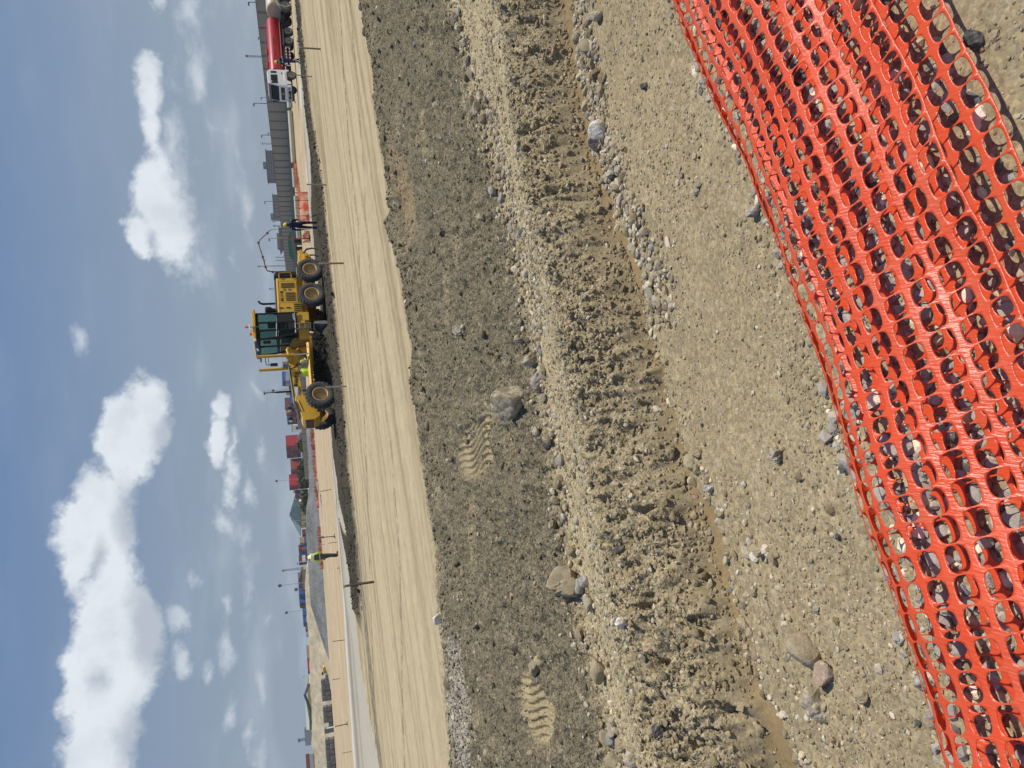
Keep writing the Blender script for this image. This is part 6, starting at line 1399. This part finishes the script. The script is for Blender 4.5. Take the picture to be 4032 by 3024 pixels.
def billboard():
    D = 290; a, b = AT(1181, 1956, D), AT(1177, 1908, D); W = b[0] - a[0]; z1 = AT(1180, 1930, D)[2]; z0 = AT(1195, 1930, D)[2]
    o = thing('billboard', 'pale grey billboard with dark letters above the hedge', 'billboard', (a[0], D, 0)); MB().box((W / 2, 0, (z0 + z1) / 2), (W, .25, z1 - z0)).build('board', paint('board_grey', (.40, .43, .42), .7, dirt=.1), o)
    for x in (.5, W - .5): MB().box((x, .3, z1 / 2), (.25, .25, z1)).build('post', LPM, o)
    text_part('lettering', 'BIGAN', .9, LETTER, o, (W * .25, -.15, (z0 + z1) / 2 - .3), (math.pi / 2, 0, 0), sx=.9)
    a2, b2 = AT(1188, 1990, D), AT(1188, 1963, D); W = b2[0] - a2[0]; z1 = AT(1187, 1976, D)[2]; z0 = AT(1197, 1976, D)[2]
    o = thing('billboard', 'small yellow sign board above the hedge left of the grey billboard', 'billboard', (a2[0], D, 0)); MB().box((W / 2, 0, (z0 + z1) / 2), (W, .2, z1 - z0)).build('board', paint('board_yellow', (.40, .33, .05), .7, dirt=.2), o)
    MB().ell((W * .4, -.12, (z0 + z1) / 2), (.22, .05, .22), 12, 6).build('emblem', LETTER, o)
    for x in (.3, W - .3): MB().box((x, .25, z1 / 2), (.2, .2, z1)).build('post', LPM, o)
billboard()
def pickup():
    w = AT(1208, 1929, 215); o = thing('pickup', 'small white pickup parked before the hedge beside the heap', 'pickup', (w[0], 215, .09), math.pi)
    MB().prism([(-2.4, .45), (2.4, .45), (2.45, .95), (1.3, 1.05), (.9, 1.65), (-.3, 1.7), (-.4, 1.1), (-2.45, 1.1)], -.88, .88).build('body', WHITE, o, .05)
    for s in (1, -1): MB().prism([(1.15, 1.08), (.85, 1.55), (-.2, 1.58), (-.2, 1.08)], .885 * s - .01, .885 * s + .01).build('window', GLASSD, o)
    for x in (1.5, -1.5):
        for s in (1, -1): MB().lathe([(.2, -.1), (.36, -.1), (.36, .1), (.2, .1)], (x, .82 * s, .36), (0, 1, 0), 18, True).build('wheel', RUB, o)
pickup()
# bushes of the hedge
def leaf_mat(name, col):
    m, nt, b = mat_new(name); L = nt.links.new; at = node(nt, 'ShaderNodeNewGeometry'); n1 = node(nt, 'ShaderNodeTexNoise'); n1.inputs['Scale'].default_value = .8; L(at.outputs['Position'], n1.inputs['Vector'])
    L(mixc(nt, n1.outputs[0], tuple(q * .6 for q in col), tuple(q * 1.5 for q in col)), b.inputs['Base Color']); b.inputs['Roughness'].default_value = .7; return m
LEAF = leaf_mat('leaf_olive', (.085, .095, .04))
def bush(px, y, D, hgt, wid, label, seed):
    r_ = np.random.default_rng(seed); w = AT(px, y, D); o = thing('bush', label, 'bush', (w[0], D, .05), 0, 'bushes of the hedge')
    n = 900; d = r_.normal(size=(n, 3)); d /= np.linalg.norm(d, axis=1)[:, None]; k = r_.uniform(.35, 1, n) ** .6 * (1 + .35 * perlin(d[:, 0] * 2 + seed, d[:, 2] * 2, seed))
    c = d * k[:, None] * np.array([wid / 2, wid / 2.4, hgt / 2]) + np.array([0, 0, hgt * .5]); s = r_.uniform(.14, .34, n)
    rm = rand_rot(n); qd = np.array([(-1, -.6, 0), (1, -.6, 0), (1, .6, 0), (-1, .6, 0)]); V = np.einsum('nij,vj->nvi', rm, qd) * s[:, None, None] + c[:, None]
    f = grid_mesh('foliage', V.reshape(-1, 3), np.arange(n * 4).reshape(-1, 4), LEAF, False); f.parent = o
    MB().tube([(0, 0, -.1), (.1, 0, hgt * .4), (-.1, .1, hgt * .7)], [.14, .09, .03], 6).build('trunk', DARKW, o)
for i, (y, hh, ww, nm) in enumerate(((1755, 3.0, 5, 'sparse olive bush right of the blue shed'), (1835, 3.2, 5, 'olive bush directly left of the blue shed'), (1862, 3.4, 4.5, 'olive bush below the double red containers'), (1888, 3.4, 5, 'olive bush under the second red stack'), (1912, 3.3, 4, 'olive bush behind the white pickup'), (1945, 2.8, 4.5, 'olive bush under the grey billboard'), (1968, 2.6, 4, 'olive bush under the yellow sign'), (1990, 3.2, 5, 'olive bush below the plum containers'), (2012, 2.6, 4, 'last olive bush beside the cream shed wall'))):
    bush(1205, y, 275 + (i % 3) * 4, hh + 1.6, ww, nm, 40 + i)
# ------------------------------------------------------------------ heaps
def heap(name, label, cat, fn_top, y0, y1, Dn, Df, mat, seed, rough=.2, col=None, skew=.35):
    """a long heap: its crest is traced as seen, at the crest's own depth; slopes run down to the ground on both sides"""
    n = 220; ys = np.linspace(y1, y0, n); Dc = Dn + (Df - Dn) * skew; crest = np.array([AT(fn_top(y), y, Dc) for y in ys]); x = crest[:, 0]; zc = np.maximum(crest[:, 2], .12)
    rows = []; T = np.linspace(-1, 1, 42)
    for t in T:
        yy = Dc + (t * (Dc - Dn) if t < 0 else t * (Df - Dc)); pr = (1 - abs(t)) ** .92
        xx = x * (yy / Dc) * .25 + x * .75
        z = zc * pr; rg = rough * (fbm(xx, np.full_like(xx, yy), .45, 5, .55, seed=seed) + .35 * fbm(xx, np.full_like(xx, yy), .12, 2, seed=seed + 9)) * np.minimum(1, zc) * (1 - .7 * (abs(t) < .04))
        rows.append(np.stack([xx, np.full(n, yy), np.where(abs(t) > .985, -.05, z + rg)], 1))
    V = np.vstack(rows); k = len(T); Q = np.array([(j * n + i, j * n + i + 1, (j + 1) * n + i + 1, (j + 1) * n + i) for j in range(k - 1) for i in range(n - 1)])
    return tag(grid_mesh(name, V, Q, mat, True), label, cat)
def heap_mat(name, c1, c2, sc=.35):
    m, nt, b = mat_new(name); L = nt.links.new; geo = node(nt, 'ShaderNodeNewGeometry'); n1 = node(nt, 'ShaderNodeTexNoise'); n1.inputs['Scale'].default_value = sc; n1.inputs['Detail'].default_value = 10; n1.inputs['Roughness'].default_value = .65; L(geo.outputs['Position'], n1.inputs['Vector'])
    n2 = node(nt, 'ShaderNodeTexNoise'); n2.inputs['Scale'].default_value = 4; n2.inputs['Detail'].default_value = 8; L(geo.outputs['Position'], n2.inputs['Vector'])
    L(mixc(nt, mapr(nt, math_n(nt, 'MULTIPLY_ADD', n2.outputs[0], .5, math_n(nt, 'MULTIPLY', n1.outputs[0], .6)), .35, .75), c1, c2), b.inputs['Base Color']); b.inputs['Roughness'].default_value = .95; b.inputs['Specular IOR Level'].default_value = .1
    bp = node(nt, 'ShaderNodeBump'); bp.inputs['Strength'].default_value = .6; bp.inputs['Distance'].default_value = .25; L(n2.outputs[0], bp.inputs['Height']); L(bp.outputs[0], b.inputs['Normal']); return m
GH = heap_mat('heap_grey', (.12, .122, .112), (.26, .258, .235)); SH = heap_mat('heap_sand', (.33, .275, .185), (.50, .42, .285))
gt = lambda y: np.interp(y, [1560, 1640, 1700, 1800, 1900, 1950, 2000, 2040, 2090, 2150, 2230, 2320, 2380, 2440, 2520, 2585], [1200, 1205, 1206, 1213, 1216, 1214, 1205, 1203, 1204, 1207, 1212, 1217, 1222, 1240, 1266, 1290])
heap('gravel_heap', 'long low heap of grey gravel behind the person in the cream hat', 'gravel heap', gt, 1560, 2585, 142, 158, GH, 5, .22)
st_ = lambda y: np.interp(y, [2150, 2225, 2300, 2380, 2430, 2470, 2530, 2600, 2680, 2730, 2800, 2870, 2930, 2975, 3030, 3200], [1232, 1205, 1200, 1203, 1206, 1211, 1214, 1217, 1218, 1222, 1226, 1226, 1225, 1235, 1240, 1262])
heap('sand_mound', 'broad mound of pale excavated sand behind the grey wrapped pallets', 'sand mound', st_, 2150, 3200, 158, 196, SH, 15, .6)
cn = AT(1262, 2590, 160)
hs = lambda y: np.interp(y, [2505, 2545, 2560, 2590, 2640, 2680], [1280, 1262, 1254, 1258, 1280, 1292])
heap('sand_mound', 'small steep spur of shaded sand at the front of the broad mound', 'sand mound', hs, 2505, 2672, 146, 170, SH, 25, .3, skew=.45)
md = lambda y: np.interp(y, [2000, 2020, 2045, 2070, 2080], [1262, 1262, 1263, 1270, 1274])
heap('gravel_heap', 'thin strip of purplish grey gravel on the sand in front of the long heap', 'gravel heap', lambda y: np.interp(y, [1950, 1975, 2000, 2045], [1260, 1262, 1268, 1278]), 1952, 2044, 100, 112, heap_mat('heap_slate', (.13, .13, .15), (.25, .245, .27)), 35, .1)
heap('gravel_heap', 'small rubble heap beside the sunken orange barrier', 'gravel heap', lambda y: np.interp(y, [1892, 1905, 1925, 1948], [1250, 1243, 1247, 1258]), 1893, 1947, 118, 124, heap_mat('heap_rubble', (.20, .17, .11), (.34, .28, .19)), 37, .25)
# ------------------------------------------------------------------ wrapped pallets
WRAP = paint('wrap_grey', (.18, .19, .195), .28, dirt=.4, dirtcol=(.22, .23, .23), scale=2.5, bump=.6, bscale=6, coat=.5); BAND = paint('pallet_wood', (.22, .17, .11), .8)
def pallets():
    m = MB().box((0, 0, .50), (.95, .95, .72)); pm = m.mesh('load'); pm.materials.append(WRAP)
    q = MB()
    for y in (-.4, 0, .4): q.box((0, y, .06), (.98, .1, .12))
    q.box((0, 0, .13), (.98, .98, .03)); qm = q.mesh('pallet_base'); qm.materials.append(BAND)
    D = 150; a = AT(1294, 2660, D)[0]; b = AT(1320, 3090, D)[0]; n = int((a - b) / 1.02)
    for i in range(n):
        x = a - i * 1.02
        if i in (5, 11): continue
        for tier in (0, 1):
            if tier and i in (0, 9): continue
            lab = 'grey plastic-wrapped pallet load in the %s layer of the row before the sand mound' % ('lower', 'upper')[tier]
            o = thing('wrapped_pallet', lab, 'pallet', (x + rng.normal(0, .02), D + rng.normal(0, .10) + .02 * i, .09 + tier * .87), rng.normal(0, .04), 'wrapped pallets')
            for nm, me in (('load', pm), ('pallet_base', qm)):
                c = bpy.data.objects.new(nm, me); COL.objects.link(c); c.parent = o
                if nm == 'load': bv = c.modifiers.new('bevel', 'BEVEL'); bv.width = .09; bv.segments = 3
pallets()
w = AT(1276, 2636, 152); o = thing('skip_bucket', 'yellow machine bucket beside the first wrapped pallet', 'bucket', (w[0], 152, .09))
MB().prism([(-.5, .1), (.6, .1), (.9, .8), (.5, 1.2), (-.6, 1.1)], -.6, .6).build('bucket_shell', YEL, o, .04); MB().box((-.7, 0, 1.3), (.5, .6, .35)).build('arm', DGY, o, .03)
# ------------------------------------------------------------------ thin haze over the flat yard
def haze():
    m = bpy.data.materials.new('haze'); m.use_nodes = True; nt = m.node_tree; nt.nodes.clear()
    out = nt.nodes.new('ShaderNodeOutputMaterial'); v = nt.nodes.new('ShaderNodeVolumePrincipled'); v.inputs['Color'].default_value = (.86, .90, .95, 1); v.inputs['Density'].default_value = .00015; v.inputs['Anisotropy'].default_value = .2
    nt.links.new(v.outputs[0], out.inputs['Volume'])
    o = MB().box((-150, 440, 29.5), (1500, 1100, 63)).build('haze', m); o.display_type = 'WIRE'
    tag(o, kind='stuff')
haze()
